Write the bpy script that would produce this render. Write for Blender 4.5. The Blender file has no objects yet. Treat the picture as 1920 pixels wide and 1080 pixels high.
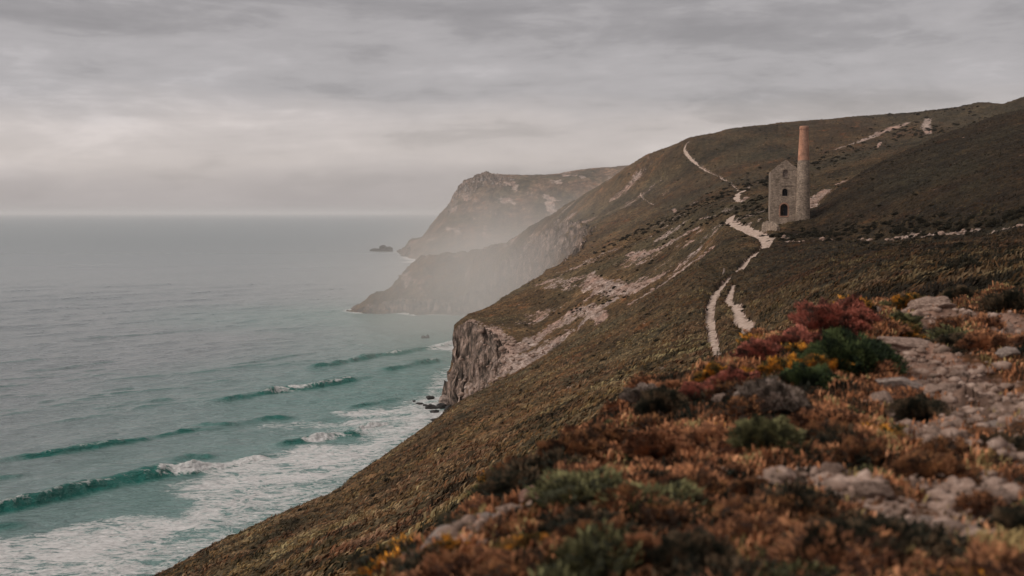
import bpy, bmesh, math, random
import numpy as np
from mathutils import Vector
from mathutils.geometry import tessellate_polygon
R = math.radians
scene = bpy.context.scene
COL = scene.collection

# ------------------------------------------------------------------ camera
EYE = 65.0                                   # metres above the sea
FPX = 2133.0                                 # focal length in pixels of a 1920 px wide frame
TH = math.atan(140.0 / FPX)                  # pitch down
cam_d = bpy.data.cameras.new('camera'); cam = bpy.data.objects.new('camera', cam_d)
COL.objects.link(cam); scene.camera = cam
cam.location = (0, 0, EYE); cam.rotation_euler = (R(90) - TH, 0, 0)
cam_d.sensor_width = 36; cam_d.lens = FPX / 1920 * 36
cam_d.clip_start = 0.1; cam_d.clip_end = 400000
cam_d.dof.use_dof = True; cam_d.dof.focus_distance = 260; cam_d.dof.aperture_fstop = 1.7

# ------------------------------------------------------------------ world, sun, exposure
SUN_EL, SUN_AZ = 44, 250                     # azimuth clockwise from +y: over the sea, left and a little behind
world = bpy.data.worlds.new('World'); scene.world = world; world.use_nodes = True
wt = world.node_tree; wt.nodes.clear()
def N(t, typ, **kw):
    n = t.nodes.new(typ)
    for k, v in kw.items():
        if k == 'inp':
            for a, b in v.items(): n.inputs[a].default_value = b
        else: setattr(n, k, v)
    return n
def ramp(t, stops, fac=None, interp='LINEAR'):
    n = t.nodes.new('ShaderNodeValToRGB'); e = n.color_ramp; e.interpolation = interp
    while len(e.elements) < len(stops): e.elements.new(0.5)
    for el, (p, c) in zip(e.elements, stops):
        el.position = p; el.color = (c, c, c, 1) if not hasattr(c, '__len__') else (*c, 1)
    if fac is not None: t.links.new(fac, n.inputs[0])
    return n.outputs[0]
def mixc(t, f, a, b, mode='MIX'):
    n = t.nodes.new('ShaderNodeMix'); n.data_type = 'RGBA'; n.blend_type = mode
    for s, v in ((n.inputs[0], f), (n.inputs[6], a), (n.inputs[7], b)):
        if hasattr(v, 'is_linked'): t.links.new(v, s)
        elif hasattr(v, '__len__'): s.default_value = (*v, 1)
        else: s.default_value = v
    return n.outputs[2]
def mth(t, op, a, b=None, clamp=False):
    n = t.nodes.new('ShaderNodeMath'); n.operation = op; n.use_clamp = clamp
    for s, v in ((n.inputs[0], a), (n.inputs[1], b)):
        if v is None: continue
        if hasattr(v, 'is_linked'): t.links.new(v, s)
        else: s.default_value = v
    return n.outputs[0]
def noise(t, vec, scale, detail=5, rough=0.55, dist=0.0):
    n = N(t, 'ShaderNodeTexNoise', inp={'Scale': scale, 'Detail': detail, 'Roughness': rough, 'Distortion': dist})
    if vec is not None: t.links.new(vec, n.inputs['Vector'])
    return n.outputs[0]
def mapping(t, vec, scale=(1, 1, 1), loc=(0, 0, 0), rot=(0, 0, 0)):
    n = t.nodes.new('ShaderNodeMapping'); n.inputs['Scale'].default_value = scale
    n.inputs['Location'].default_value = loc; n.inputs['Rotation'].default_value = rot
    t.links.new(vec, n.inputs[0]); return n.outputs[0]

tc = N(wt, 'ShaderNodeTexCoord'); gen = tc.outputs['Generated']
sky = N(wt, 'ShaderNodeTexSky', sky_type='NISHITA', sun_disc=False, sun_elevation=R(SUN_EL), sun_rotation=R(SUN_AZ))
sep = N(wt, 'ShaderNodeSeparateXYZ'); wt.links.new(gen, sep.inputs[0])
# overcast layer: cloud cover laid out by direction, flattened towards the horizon
el = sep.outputs['Z']
big = noise(wt, mapping(wt, gen, (3.0, 3.0, 17.0), (4.3, 0.4, 0.2)), 1.0, 8, 0.58, 0.35)
fine = noise(wt, mapping(wt, gen, (10.0, 10.0, 38.0), (1.1, 4.2, 0.7)), 1.0, 7, 0.62, 0.3)
wob = noise(wt, mapping(wt, gen, (5.0, 5.0, 16.0), (7.1, 0.2, 0.0)), 1.0, 3, 0.5)
elw = mth(wt, 'ADD', el, mth(wt, 'MULTIPLY', mth(wt, 'SUBTRACT', wob, 0.5), 0.06))
base = ramp(wt, [(0.0, (0.37, 0.335, 0.33)), (0.022, (0.42, 0.38, 0.37)), (0.045, (0.54, 0.485, 0.46)), (0.075, (0.52, 0.47, 0.45)),
                 (0.10, (0.40, 0.375, 0.375)), (0.16, (0.385, 0.36, 0.358)), (0.4, (0.40, 0.375, 0.37)), (1.0, (0.46, 0.435, 0.42))], elw)
cl = mth(wt, 'ADD', mth(wt, 'MULTIPLY', big, 0.62), mth(wt, 'MULTIPLY', fine, 0.38))
clr = ramp(wt, [(0.37, 0.72), (0.45, 0.85), (0.49, 0.98), (0.56, 1.08), (0.63, 1.30)], cl)
damp = ramp(wt, [(0.0, 0.12), (0.03, 0.5), (0.08, 1.0)], el)
clm = mixc(wt, damp, (1, 1, 1), clr)
cloudc = mixc(wt, 1.0, mixc(wt, 1.0, base, clm, 'MULTIPLY'), (0.985, 0.985, 0.995), 'MULTIPLY')
bg1 = N(wt, 'ShaderNodeBackground', inp={'Strength': 0.1}); wt.links.new(sky.outputs[0], bg1.inputs[0])
bg2 = N(wt, 'ShaderNodeBackground', inp={'Strength': 1.0}); wt.links.new(cloudc, bg2.inputs[0])
mx = N(wt, 'ShaderNodeMixShader', inp={0: 0.94}); wt.links.new(bg1.outputs[0], mx.inputs[1]); wt.links.new(bg2.outputs[0], mx.inputs[2])
wo = N(wt, 'ShaderNodeOutputWorld'); wt.links.new(mx.outputs[0], wo.inputs[0])

sun_d = bpy.data.lights.new('sun', 'SUN'); sun = bpy.data.objects.new('sun', sun_d); COL.objects.link(sun)
sun_d.energy = 2.1; sun_d.angle = R(30); sun_d.color = (1.0, 0.93, 0.86)
sd = Vector((math.sin(R(SUN_AZ)) * math.cos(R(SUN_EL)), math.cos(R(SUN_AZ)) * math.cos(R(SUN_EL)), math.sin(R(SUN_EL))))
sun.rotation_euler = sd.to_track_quat('Z', 'Y').to_euler()
scene.view_settings.view_transform = 'Standard'; scene.view_settings.look = 'None'
scene.view_settings.exposure = 0.13; scene.view_settings.gamma = 1
scene.render.engine = 'CYCLES'
cy = scene.cycles; cy.use_denoising = True; cy.max_bounces = 5; cy.diffuse_bounces = 2; cy.glossy_bounces = 2
cy.transmission_bounces = 2; cy.volume_bounces = 1; cy.volume_step_rate = 1.0; cy.volume_max_steps = 256

# ------------------------------------------------------------------ numpy noise
rs = np.random.RandomState(7)
PERM = rs.permutation(4096); GR = rs.rand(4096) * 2 * np.pi; GX, GY = np.cos(GR), np.sin(GR)
def perlin(x, y, seed=0):
    xi = np.floor(x).astype(np.int64); yi = np.floor(y).astype(np.int64); fx = x - xi; fy = y - yi
    sx = fx * fx * fx * (fx * (fx * 6 - 15) + 10); sy = fy * fy * fy * (fy * (fy * 6 - 15) + 10)
    def g(ix, iy, dx, dy):
        h = PERM[(PERM[(ix + seed * 131) & 4095] + iy) & 4095]
        return GX[h] * dx + GY[h] * dy
    a = g(xi, yi, fx, fy); b = g(xi + 1, yi, fx - 1, fy); c = g(xi, yi + 1, fx, fy - 1); d = g(xi + 1, yi + 1, fx - 1, fy - 1)
    return ((a + (b - a) * sx) + ((c + (d - c) * sx) - (a + (b - a) * sx)) * sy) * 1.5
def fbm(x, y, octv=4, seed=0, gain=0.5, lac=2.03):
    s = 0; a = 1; t = 0
    for k in range(octv):
        s = s + a * perlin(x, y, seed + k); t += a; a *= gain; x = x * lac + 13.7; y = y * lac + 5.1
    return s / t
def ridged(x, y, octv=4, seed=0):
    s = 0; a = 1; t = 0
    for k in range(octv):
        s = s + a * (1 - 2 * np.abs(perlin(x, y, seed + k))); t += a; a *= 0.5; x = x * 2.03 + 3.3; y = y * 2.03 + 9.1
    return s / t
def sstep(a, b, x):
    t = np.clip((x - a) / (b - a), 0, 1); return t * t * (3 - 2 * t)

# ------------------------------------------------------------------ from a photo pixel and a distance to a place
def uv(px, py):
    a = (px - 960) / FPX; b = (540 - py) / FPX
    dy = math.cos(TH) + b * math.sin(TH); dz = -math.sin(TH) + b * math.cos(TH)
    return a / dy, dz / dy
def on_sea(px, py):
    u, v = uv(px, py); D = -EYE / v; return (u * D, D)

# feature lines of the land, nearest first: photo column -> (distance, photo row)
LINES = [
 {-400: (1.2, 3600), 960: (1.2, 3500), 2400: (1.2, 3400)},
 {-400: (2.5, 2000), 700: (2.5, 1900), 1000: (2.5, 1790), 2400: (2.5, 1740)},
 {-400: (4.5, 1700), 300: (4.5, 1600), 740: (5, 1260), 860: (5, 1150), 1000: (5, 1100), 1300: (5, 1080), 1700: (5, 1080), 2400: (5, 1080)},
 {-400: (6, 1600), 500: (6, 1400), 740: (6.5, 1120), 860: (6.9, 1020), 1000: (7.2, 960), 1100: (7.6, 920), 1300: (8.5, 850), 1500: (9.5, 760), 1700: (9.5, 770), 1920: (9, 780), 2400: (9, 780)},
 {-400: (7, 1700), 300: (7, 1500), 500: (7.5, 1300), 640: (8, 1170), 740: (8, 1085), 800: (8.5, 1030), 860: (9, 985), 900: (9, 955), 960: (9.5, 905), 1050: (10, 862), 1160: (11, 790), 1230: (11.5, 745), 1300: (12, 708), 1400: (13, 662), 1500: (14, 625), 1580: (15, 595), 1640: (16, 590), 1740: (18, 575), 1920: (20, 560), 2400: (22, 560)},
 {-400: (22, 1600), 300: (22, 1450), 740: (25, 1130), 900: (28, 1010), 1050: (28, 930), 1160: (30, 850), 1300: (32, 770), 1400: (34, 720), 1500: (35, 680), 1640: (36, 640), 1740: (38, 600), 1920: (36, 585), 2400: (36, 585)},
 {-400: (60, 1400), 300: (60, 1220), 500: (60, 1130), 640: (50, 1070), 740: (48, 1050), 860: (52, 960), 900: (54, 930), 1050: (62, 845), 1160: (70, 772), 1300: (85, 692), 1400: (90, 645), 1500: (75, 605), 1640: (65, 560), 1740: (60, 535), 1920: (50, 515), 2400: (45, 500)},
 {-400: (90, 1300), 300: (85, 1140), 500: (85, 1060), 640: (90, 1000), 740: (85, 960), 860: (90, 880), 950: (100, 820), 1050: (105, 760), 1180: (115, 690), 1300: (115, 640), 1400: (130, 580), 1500: (140, 520), 1640: (130, 482), 1740: (120, 478), 1920: (100, 462), 2400: (80, 440)},
 {-400: (110, 1250), 0: (112, 1200), 310: (122, 1080), 420: (137, 1020), 500: (150, 985), 580: (161, 948), 640: (172, 922), 660: (176, 902), 740: (200, 845), 800: (217, 803), 850: (232, 766), 913: (250, 733), 1002: (262, 685), 1113: (270, 622), 1180: (272, 578), 1243: (272, 540), 1317: (270, 489), 1354: (268, 460), 1440: (262, 447), 1530: (240, 452), 1650: (205, 457), 1800: (165, 450), 1920: (140, 436), 2400: (105, 415)},
 {-400: (140, 1400), 0: (145, 1300), 310: (150, 1200), 640: (200, 970), 740: (230, 905), 824: (255, 860), 913: (285, 775), 1002: (292, 715), 1113: (295, 640), 1180: (292, 590), 1243: (290, 548), 1317: (288, 488), 1354: (284, 445), 1440: (278, 430), 1530: (262, 436), 1650: (222, 432), 1800: (180, 420), 1920: (156, 404), 2400: (120, 370)},
 {-400: (320, 900), 640: (320, 800), 824: (372, 640), 880: (375, 602), 950: (365, 612), 1002: (350, 632), 1050: (345, 610), 1113: (335, 575), 1180: (330, 545), 1243: (325, 510), 1317: (318, 455), 1354: (312, 425), 1440: (300, 405), 1475: (292, 412), 1500: (290, 405), 1530: (300, 392), 1580: (325, 348), 1650: (360, 308), 1750: (410, 262), 1850: (440, 228), 1920: (450, 210), 2400: (460, 110)},
 {-400: (400, 800), 700: (410, 700), 824: (420, 640), 880: (430, 590), 950: (430, 560), 1002: (425, 538), 1050: (420, 520), 1113: (410, 500), 1180: (400, 475), 1243: (390, 450), 1317: (375, 405), 1354: (370, 390), 1440: (365, 365), 1530: (345, 369), 1580: (362, 349), 1650: (400, 312), 1800: (470, 252), 1920: (490, 212), 2400: (500, 120)},
 {-400: (620, 560), 800: (620, 540), 900: (610, 520), 950: (600, 505), 1050: (560, 452), 1180: (530, 405), 1290: (500, 370), 1354: (480, 350), 1440: (470, 335), 1530: (450, 325), 1650: (480, 283), 1800: (525, 232), 1920: (520, 205), 2400: (520, 115)},
 {-400: (730, 700), 600: (735, 640), 665: (742, 584), 700: (740, 576), 760: (737, 563), 860: (724, 562), 900: (715, 550), 950: (690, 512), 1050: (630, 432), 1180: (590, 368), 1290: (550, 330), 1354: (540, 312), 1440: (530, 300), 1530: (520, 288), 1650: (530, 262), 1800: (550, 222), 1920: (535, 197), 2400: (530, 117)},
 {-400: (760, 640), 500: (760, 620), 600: (760, 600), 665: (757, 578), 700: (762, 556), 735: (768, 540), 760: (772, 512), 790: (778, 488), 860: (772, 480), 900: (755, 474), 950: (740, 462), 1050: (700, 400), 1100: (680, 362), 1180: (650, 312), 1240: (620, 284), 1290: (600, 261), 1370: (600, 245), 1450: (600, 234), 1600: (600, 222), 1700: (600, 217), 1780: (590, 207), 1840: (570, 197), 1880: (560, 199), 1920: (550, 186), 2400: (540, 110)},
 {-400: (840, 640), 600: (840, 620), 700: (840, 570), 860: (850, 500), 950: (840, 480), 1050: (820, 425), 1180: (780, 335), 1290: (760, 285), 1600: (760, 240), 1920: (720, 200), 2400: (700, 120)},
 {-400: (1500, 520), 860: (1500, 500), 1180: (1500, 420), 1920: (1500, 330), 2400: (1500, 250)},
]
def make_field(lines, umin, umax, nu, dmin, dmax, nl, smooth_px=9):
    us = np.linspace(umin, umax, nu); lg = np.linspace(math.log(dmin), math.log(dmax), nl)
    X = []; V = []
    k = max(3, int(smooth_px / FPX / ((umax - umin) / nu))) | 1
    ker = np.hanning(k + 2)[1:-1]; ker /= ker.sum()
    for ln in lines:
        pts = sorted((uv(px, py) + (math.log(D),)) for px, (D, py) in ln.items())
        a = np.array(pts); v = np.interp(us, a[:, 0], a[:, 1]); d = np.interp(us, a[:, 0], a[:, 2])
        sm = lambda q: np.convolve(np.pad(q, k // 2, 'edge'), ker, 'valid')
        X.append(sm(d)); V.append(sm(v))
    X = np.array(X); V = np.array(V)
    for i in range(1, len(X)): X[i] = np.maximum(X[i], X[i - 1] + 0.01)
    h = np.diff(X, axis=0); dl = np.diff(V, axis=0) / h          # monotone cubic through the lines
    m = np.zeros_like(V); w1 = 2 * h[1:] + h[:-1]; w2 = h[1:] + 2 * h[:-1]
    same = dl[1:] * dl[:-1] > 0
    with np.errstate(divide='ignore', invalid='ignore'):
        hm = (w1 + w2) / (w1 / dl[:-1] + w2 / dl[1:])
    m[1:-1] = np.where(same, np.nan_to_num(hm), 0); m[0] = dl[0]; m[-1] = dl[-1]
    out = np.zeros((nu, nl))
    for j in range(nu):
        i = np.clip(np.searchsorted(X[:, j], lg) - 1, 0, len(X) - 2)
        t = np.clip((lg - X[i, j]) / h[i, j], 0, 1)
        out[j] = ((1 + 2 * t) * (1 - t) ** 2 * V[i, j] + t * (1 - t) ** 2 * h[i, j] * m[i, j]
                  + t * t * (3 - 2 * t) * V[i + 1, j] + t * t * (t - 1) * h[i, j] * m[i + 1, j])
    def f(x, y):
        u = x / y; a = np.clip((u - umin) / (umax - umin) * (nu - 1), 0, nu - 1.001); b = np.clip((np.log(y) - lg[0]) / (lg[-1] - lg[0]) * (nl - 1), 0, nl - 1.001)
        ia = a.astype(int); ib = b.astype(int); fa = a - ia; fb = b - ib
        v = (out[ia, ib] * (1 - fa) + out[ia + 1, ib] * fa) * (1 - fb) + (out[ia, ib + 1] * (1 - fa) + out[ia + 1, ib + 1] * fa) * fb
        return EYE + v * y
    return f
field = make_field(LINES, -0.68, 0.70, 900, 1.2, 1500, 1100)

COAST = [(-70, -50), (-60, 60), (-53, 120), (-45, 155), (-36, 186), (-31, 220), (-24, 255), (-14, 300), (-10, 335), (-13, 352), (-19, 370), (-23, 388), (-23, 402), (-20, 425), (-8, 455), (6, 480), (14, 540), (10, 610),
         (2, 660), (-12, 700), (-28, 722), (-60, 728), (-90, 738), (-104, 747), (-107, 758), (-98, 772), (-82, 782), (-74, 800), (-70, 850), (-20, 900), (60, 1000), (150, 1200), (200, 1600), (900, 1600), (900, -50)]
COAST_G = [(700, 1450), (60, 1475), (-60, 1500), (-112, 1507), (-136, 1512), (-134, 1530), (-124, 1570), (-140, 1610), (-150, 1660), (-160, 1750), (-175, 1860), (-185, 1915), (-192, 1945), (-165, 1975), (-110, 2050), (0, 2200), (700, 2300)]
def inland(x, y, poly):
    best = np.full(x.shape, 1e9); ins = np.zeros(x.shape, bool); n = len(poly)
    for i in range(n):
        ax, ay = poly[i]; bx, by = poly[(i + 1) % n]; dx, dy = bx - ax, by - ay
        t = np.clip(((x - ax) * dx + (y - ay) * dy) / (dx * dx + dy * dy), 0, 1)
        best = np.minimum(best, np.hypot(x - ax - t * dx, y - ay - t * dy))
        c = ((ay > y) != (by > y)) & (x < dx * (y - ay) / (dy if dy else 1e-9) + ax); ins ^= c
    return np.where(ins, best, -best)
def smin(a, b, k):
    h = np.clip(0.5 + 0.5 * (b - a) / k, 0, 1); return b + (a - b) * h - k * h * (1 - h)
def cliff_cut(x, y, z0, poly, rough=1.0, steep=2.3):
    d = inland(x, y, poly)
    q = d + rough * (3.2 * ridged(x / 17, y / 17, 3, 5) + 1.4 * fbm(x / 4.5, y / 4.5, 3, 9)) - rough * 0.5
    q = np.where(d < 0, np.minimum(q, d * 0.5 + 2), q)
    if steep > 2: steep = steep + 3.2 * np.exp(-((y - 392) / 34) ** 2) * (x < 20)
    hgt = np.where(q > 0, q * steep, q * 0.7)
    st = 5.5                                                    # ledges
    led = hgt / st; led = (np.floor(led) + sstep(0.15, 0.85, led - np.floor(led))) * st
    hgt = np.where(hgt > 1, hgt * 0.45 + led * 0.55, hgt)
    z = smin(z0, hgt, 2.5)
    return z, d, sstep(1.0, 6.0, z0 - hgt + 4.0)
def base_land(x, y):
    return cliff_cut(x, y, field(x, y), COAST)
_lg = np.exp(np.linspace(math.log(2.0), math.log(900), 5000))
def at(px, py, dmin=2.0, dmax=900):
    """the first place where the sight line of a photo pixel meets the land"""
    u, v = uv(px, py); D = _lg[(_lg >= dmin) & (_lg <= dmax)]
    z, _, _ = base_land(u * D, D); s = (z - EYE) / D >= v
    i = int(np.argmax(s)) if s.any() else len(D) - 1
    return float(u * D[i]), float(D[i]), float(z[i])

# bare ground, scree and paths: strokes across the photo laid onto the land (row, col, radius in px)
def stroke(pts, dmin=30):
    out = []
    for px, py, r in pts:
        x, y, z = at(px, py, dmin); out.append((x, y, r * y / FPX))
    return out
PATHS = [
 ('gravel path running down the slope below the engine house', [(1346, 690, 10), (1342, 665, 10), (1336, 635, 10), (1330, 600, 9.5), (1333, 572, 9), (1345, 547, 9), (1366, 524, 8), (1388, 506, 8), (1402, 490, 8), (1416, 476, 7), (1427, 469, 7)], 60),
 ('gravel yard and track at the foot of the engine house', [(1432, 470, 9), (1437, 458, 11), (1438, 447, 15), (1420, 438, 16), (1398, 430, 13), (1378, 421, 11), (1366, 414, 9), (1372, 406, 7), (1378, 402, 5)], 200),
 ('worn eroded side path beside the main gravel path', [(1376, 532, 4), (1370, 550, 7), (1364, 566, 10), (1382, 577, 12), (1386, 592, 13), (1389, 604, 16), (1406, 612, 17), (1395, 628, 12), (1397, 640, 10), (1410, 652, 12), (1426, 664, 10), (1440, 690, 10)], 60),
 ('pale track climbing the bank behind the engine house', [(1386, 380, 4), (1380, 370, 7), (1385, 362, 8), (1398, 355, 5), (1412, 346, 3.5), (1428, 338, 2.5)], 290),
 ('thin pale path winding up to the hilltop skyline', [(1385, 357, 3), (1376, 349, 2.5), (1368, 343, 2.5), (1345, 330, 2.8), (1322, 318, 3), (1302, 304, 3), (1290, 292, 3), (1283, 282, 3), (1284, 273, 2.5), (1291, 267, 2)], 330),
 ('faint narrow footpath on the misty far slope', [(1226, 383, 1.2), (1212, 378, 1.5), (1203, 370, 1.5), (1200, 361, 1.5), (1208, 356, 1.2)], 330),
]
PW = [stroke(p, dm) for _, p, dm in PATHS]
BARE = [stroke(p, dm) for p, dm in [
 ([(1105, 525, 12), (1130, 540, 20), (1165, 545, 24), (1200, 540, 20), (1240, 520, 14)], 275),
 ([(1110, 515, 7), (1100, 545, 12)], 275),
 ([(1180, 480, 8), (1215, 478, 14), (1250, 462, 10), (1290, 440, 5), (1310, 430, 4)], 275),
 ([(1340, 465, 3), (1305, 490, 6), (1265, 518, 7), (1225, 548, 6), (1180, 572, 4)], 275),
 ([(1150, 565, 10), (1110, 590, 16), (1090, 610, 8)], 275),
 ([(1075, 600, 8), (1040, 612, 20), (1005, 638, 24), (960, 660, 26), (915, 690, 30)], 275),
 ([(1060, 632, 14), (1005, 668, 30), (950, 688, 38), (905, 712, 42)], 275), ([(1130, 600, 12), (1100, 580, 14), (1065, 590, 10)], 275),
 ([(880, 620, 18), (870, 690, 26), (860, 750, 20)], 275),
 ([(1310, 414, 2.5), (1330, 411, 4), (1345, 407, 2.5)], 275),
 ([(1262, 393, 3), (1266, 400, 3)], 290), ([(1290, 387, 2), (1310, 380, 1.5)], 290),
 ([(1370, 380, 3), (1390, 380, 8), (1400, 374, 4)], 290),
 ([(1550, 358, 9), (1530, 374, 16), (1520, 394, 12)], 303), ([(1545, 370, 7), (1566, 358, 5)], 303), ([(1570, 347, 5), (1600, 334, 4)], 303),
 ([(1560, 285, 3), (1600, 272, 5), (1640, 256, 7), (1662, 246, 9), (1690, 236, 8), (1704, 231, 4)], 420), ([(1740, 226, 6), (1735, 238, 9), (1742, 250, 6)], 420), ([(1650, 268, 4), (1645, 278, 2)], 420),
 ([(1468, 446, 4), (1480, 456, 8), (1510, 456, 10), (1540, 453, 10), (1570, 453, 6)], 150), ([(1590, 453, 6), (1630, 453, 5)], 150), ([(1675, 450, 8), (1690, 450, 10), (1722, 444, 10)], 100),
 ([(1735, 446, 7), (1790, 440, 8), (1830, 437, 9)], 100), ([(1860, 440, 7), (1890, 434, 9), (1925, 427, 8)], 90),
 ([(640, 924, 5), (600, 945, 3)], 100), ([(780, 850, 4), (805, 840, 3)], 100), ([(1345, 672, 3), (1330, 678, 4)], 60), ([(1383, 603, 2), (1372, 608, 1.5)], 60),
 ([(1010, 382, 3), (980, 400, 5), (965, 405, 3)], 600),
]]
FGBARE = [[(at(px, py, 3, 30)[0], at(px, py, 3, 30)[1], r * at(px, py, 3, 30)[1] / FPX) for px, py, r in p] for p in [
 [(960, 985, 44), (1000, 975, 50), (1060, 955, 46), (1100, 950, 30)], [(930, 1010, 34), (860, 1045, 44), (800, 1070, 44), (770, 1078, 30)],
 [(1440, 920, 30), (1500, 910, 40), (1570, 900, 40), (1600, 960, 50), (1680, 980, 60), (1740, 1040, 60)],
 [(1700, 620, 20), (1760, 600, 60), (1860, 610, 60), (1920, 640, 70)], [(1690, 670, 40), (1760, 700, 80), (1850, 760, 100), (1920, 800, 90)], [(1680, 820, 40), (1760, 850, 60), (1860, 880, 60)], [(1720, 930, 40), (1800, 960, 60), (1830, 1040, 60)],
 [(1660, 760, 30), (1740, 800, 60), (1820, 880, 50)], [(1610, 590, 14), (1660, 585, 14)], [(1840, 960, 50), (1880, 940, 40)]]]
def near_stroke(x, y, strokes, soft=0.5):
    m = np.zeros(x.shape)
    for s in strokes:
        xs = [p[0] for p in s]; ys = [p[1] for p in s]; r = max(p[2] for p in s) * 2 + 1
        k = np.where((x > min(xs) - r) & (x < max(xs) + r) & (y > min(ys) - r * 4) & (y < max(ys) + r * 4))
        if not len(k[0]): continue
        X, Y = x[k], y[k]; best = np.full(X.shape, 9e9)
        for (ax, ay, ar), (bx, by, br) in zip(s[:-1], s[1:]):
            dx, dy = bx - ax, by - ay; t = np.clip(((X - ax) * dx + (Y - ay) * dy) / (dx * dx + dy * dy + 1e-9), 0, 1)
            best = np.minimum(best, np.hypot(X - ax - t * dx, (Y - ay - t * dy) * 0.7) / (ar + t * (br - ar)))
        m[k] = np.maximum(m[k], 1 - sstep(1 - soft, 1 + soft, best))
    return m
def land(x, y):
    """height, bare-ground mask, rock-face mask, vegetation tone"""
    z, d, rock = base_land(x, y)
    pth = near_stroke(x, y, PW, 0.3)
    bare = near_stroke(x, y, BARE, 0.65)
    fgb = near_stroke(x, y, FGBARE, 0.7) * (y < 30)
    keep = 1 - pth
    A = 1 - sstep(22, 34, y)                                   # foreground weight
    F = sstep(300, 420, y)
    # combed tussocks on the slopes: long across the wind, short along depth
    wx = x + 0.35 * y; wy = y - 0.45 * x
    w0 = fbm(x / 7, y / 7, 2, 40) * 2.0
    tus = ridged((wx + w0) / 1.9, (wy + w0) / 0.95, 3, 21)
    scat = sstep(275, 292, y) * (1 - sstep(420, 470, y)) * sstep(-5, 10, x) * (1 - sstep(62, 78, x)) * sstep(0.02, 0.30, fbm(x / 13 + y / 40, y / 19, 4, 171))
    scat = np.maximum(scat, 1.1 * sstep(470, 600, y) * (x < 75) * sstep(0.05, 0.35, fbm(x / 14 + y / 60, y / 20, 4, 173)))
    bare = np.maximum(bare, 0.62 * scat * (1 - rock))
    tus2 = ridged((wx + w0) / 4.6, (wy - w0) / 2.2, 3, 25)
    amp = (0.55 * (1 - F) + 0.6 * F) * (1 - A)
    veg = keep * (1 - 0.8 * bare) * (1 - rock)
    z = z + veg * amp * (0.75 * tus + 0.8 * tus2) * sstep(24, 60, y)
    z = z + veg * (1 - A) * (0.7 * fbm(x / 14, y / 14, 3, 31) * sstep(30, 90, y) + 2.2 * F * fbm(x / 60, y / 60, 3, 33))
    z = z + sstep(700, 735, y) * (1 - sstep(800, 840, y)) * sstep(2, 10, d) * (x < 40) * (3.6 * ridged(x / 22, y / 20, 3, 181) + 1.0 * ridged(x / 7, y / 7, 2, 183) - 0.8)
    # rough rock
    rr = np.maximum(rock, 0.0)
    z = z + rr * sstep(60, 140, y) * (1.5 * ridged(x / 9, y / 5, 4, 51) + 0.8 * fbm(x / 2.2, y / 2.2, 3, 55))
    z = z + rr * sstep(440, 520, y) * 4.5 * ridged(x / 26 + y / 50, y / 15, 3, 57)
    z = z + bare * (1 - A) * keep * (0.35 + 0.5 * sstep(240, 290, y)) * (1.0 * ridged(x / 2.0, y / 2.0, 4, 61) - 0.25)
    # foreground hummocks
    hum = (0.26 + 0.10 * sstep(1.5, 4, x)) * fbm(x / 1.0, y / 1.1, 3, 71) + 0.09 * ridged(x / 0.42, y / 0.5, 3, 75)
    stn = 0.07 * ridged(x / 0.34, y / 0.34, 4, 79) + 0.12 * ridged(x / 1.5 + 0.4 * y, y / 0.75, 2, 78) - 0.05
    z = z + A * (hum * (1 - fgb) + (0.5 * hum + stn) * fgb) * sstep(2, 5, y)
    z = z - 0.35 * pth * sstep(40, 80, y)
    z = np.where(d < -6, np.minimum(z, -2), z)
    return z, np.maximum(bare, np.maximum(fgb, 0.7 * pth)), rock, d

def veg_shade_tone(x, y):
    """vignette and shade of the right-hand side painted into the plant colour, drier lighter growth towards the sea and beyond the near ridge"""
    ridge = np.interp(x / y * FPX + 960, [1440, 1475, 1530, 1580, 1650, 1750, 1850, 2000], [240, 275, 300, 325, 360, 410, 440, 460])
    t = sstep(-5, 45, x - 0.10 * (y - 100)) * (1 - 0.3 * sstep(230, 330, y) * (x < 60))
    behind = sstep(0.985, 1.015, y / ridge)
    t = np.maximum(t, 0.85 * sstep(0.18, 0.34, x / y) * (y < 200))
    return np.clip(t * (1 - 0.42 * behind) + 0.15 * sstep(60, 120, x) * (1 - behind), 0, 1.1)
def craggy(X, Y, Z, rk, a):
    X = X + rk * a * (1.5 * ridged(Z / 7 + X / 13, Y / 9, 3, 161) + 0.5 * fbm(Z / 2.0, (X + Y) / 2.4, 3, 163))
    Y = Y + rk * a * (1.6 * ridged(Z / 6 - X / 12, X / 7, 3, 165) + 0.6 * fbm(Z / 2.2, (X - Y) / 2.0, 3, 167))
    return X, Y
def grid_mesh(name, X, Y, Z, attrs, keep=None):
    nr, nc = X.shape; n = nr * nc
    co = np.stack([X, Y, Z], -1).reshape(-1, 3)
    idx = np.arange(n).reshape(nr, nc)
    q = np.stack([idx[:-1, :-1], idx[:-1, 1:], idx[1:, 1:], idx[1:, :-1]], -1).reshape(-1, 4)
    if keep is not None:
        kf = (keep[:-1, :-1] | keep[:-1, 1:] | keep[1:, 1:] | keep[1:, :-1]).reshape(-1); q = q[kf]
        used = np.zeros(n, bool); used[q.ravel()] = True; remap = np.cumsum(used) - 1
        q = remap[q]; co = co[used]; attrs = {k: v.reshape(-1)[used] for k, v in attrs.items()}
    return raw_mesh(name, co, q, attrs, True)
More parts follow.
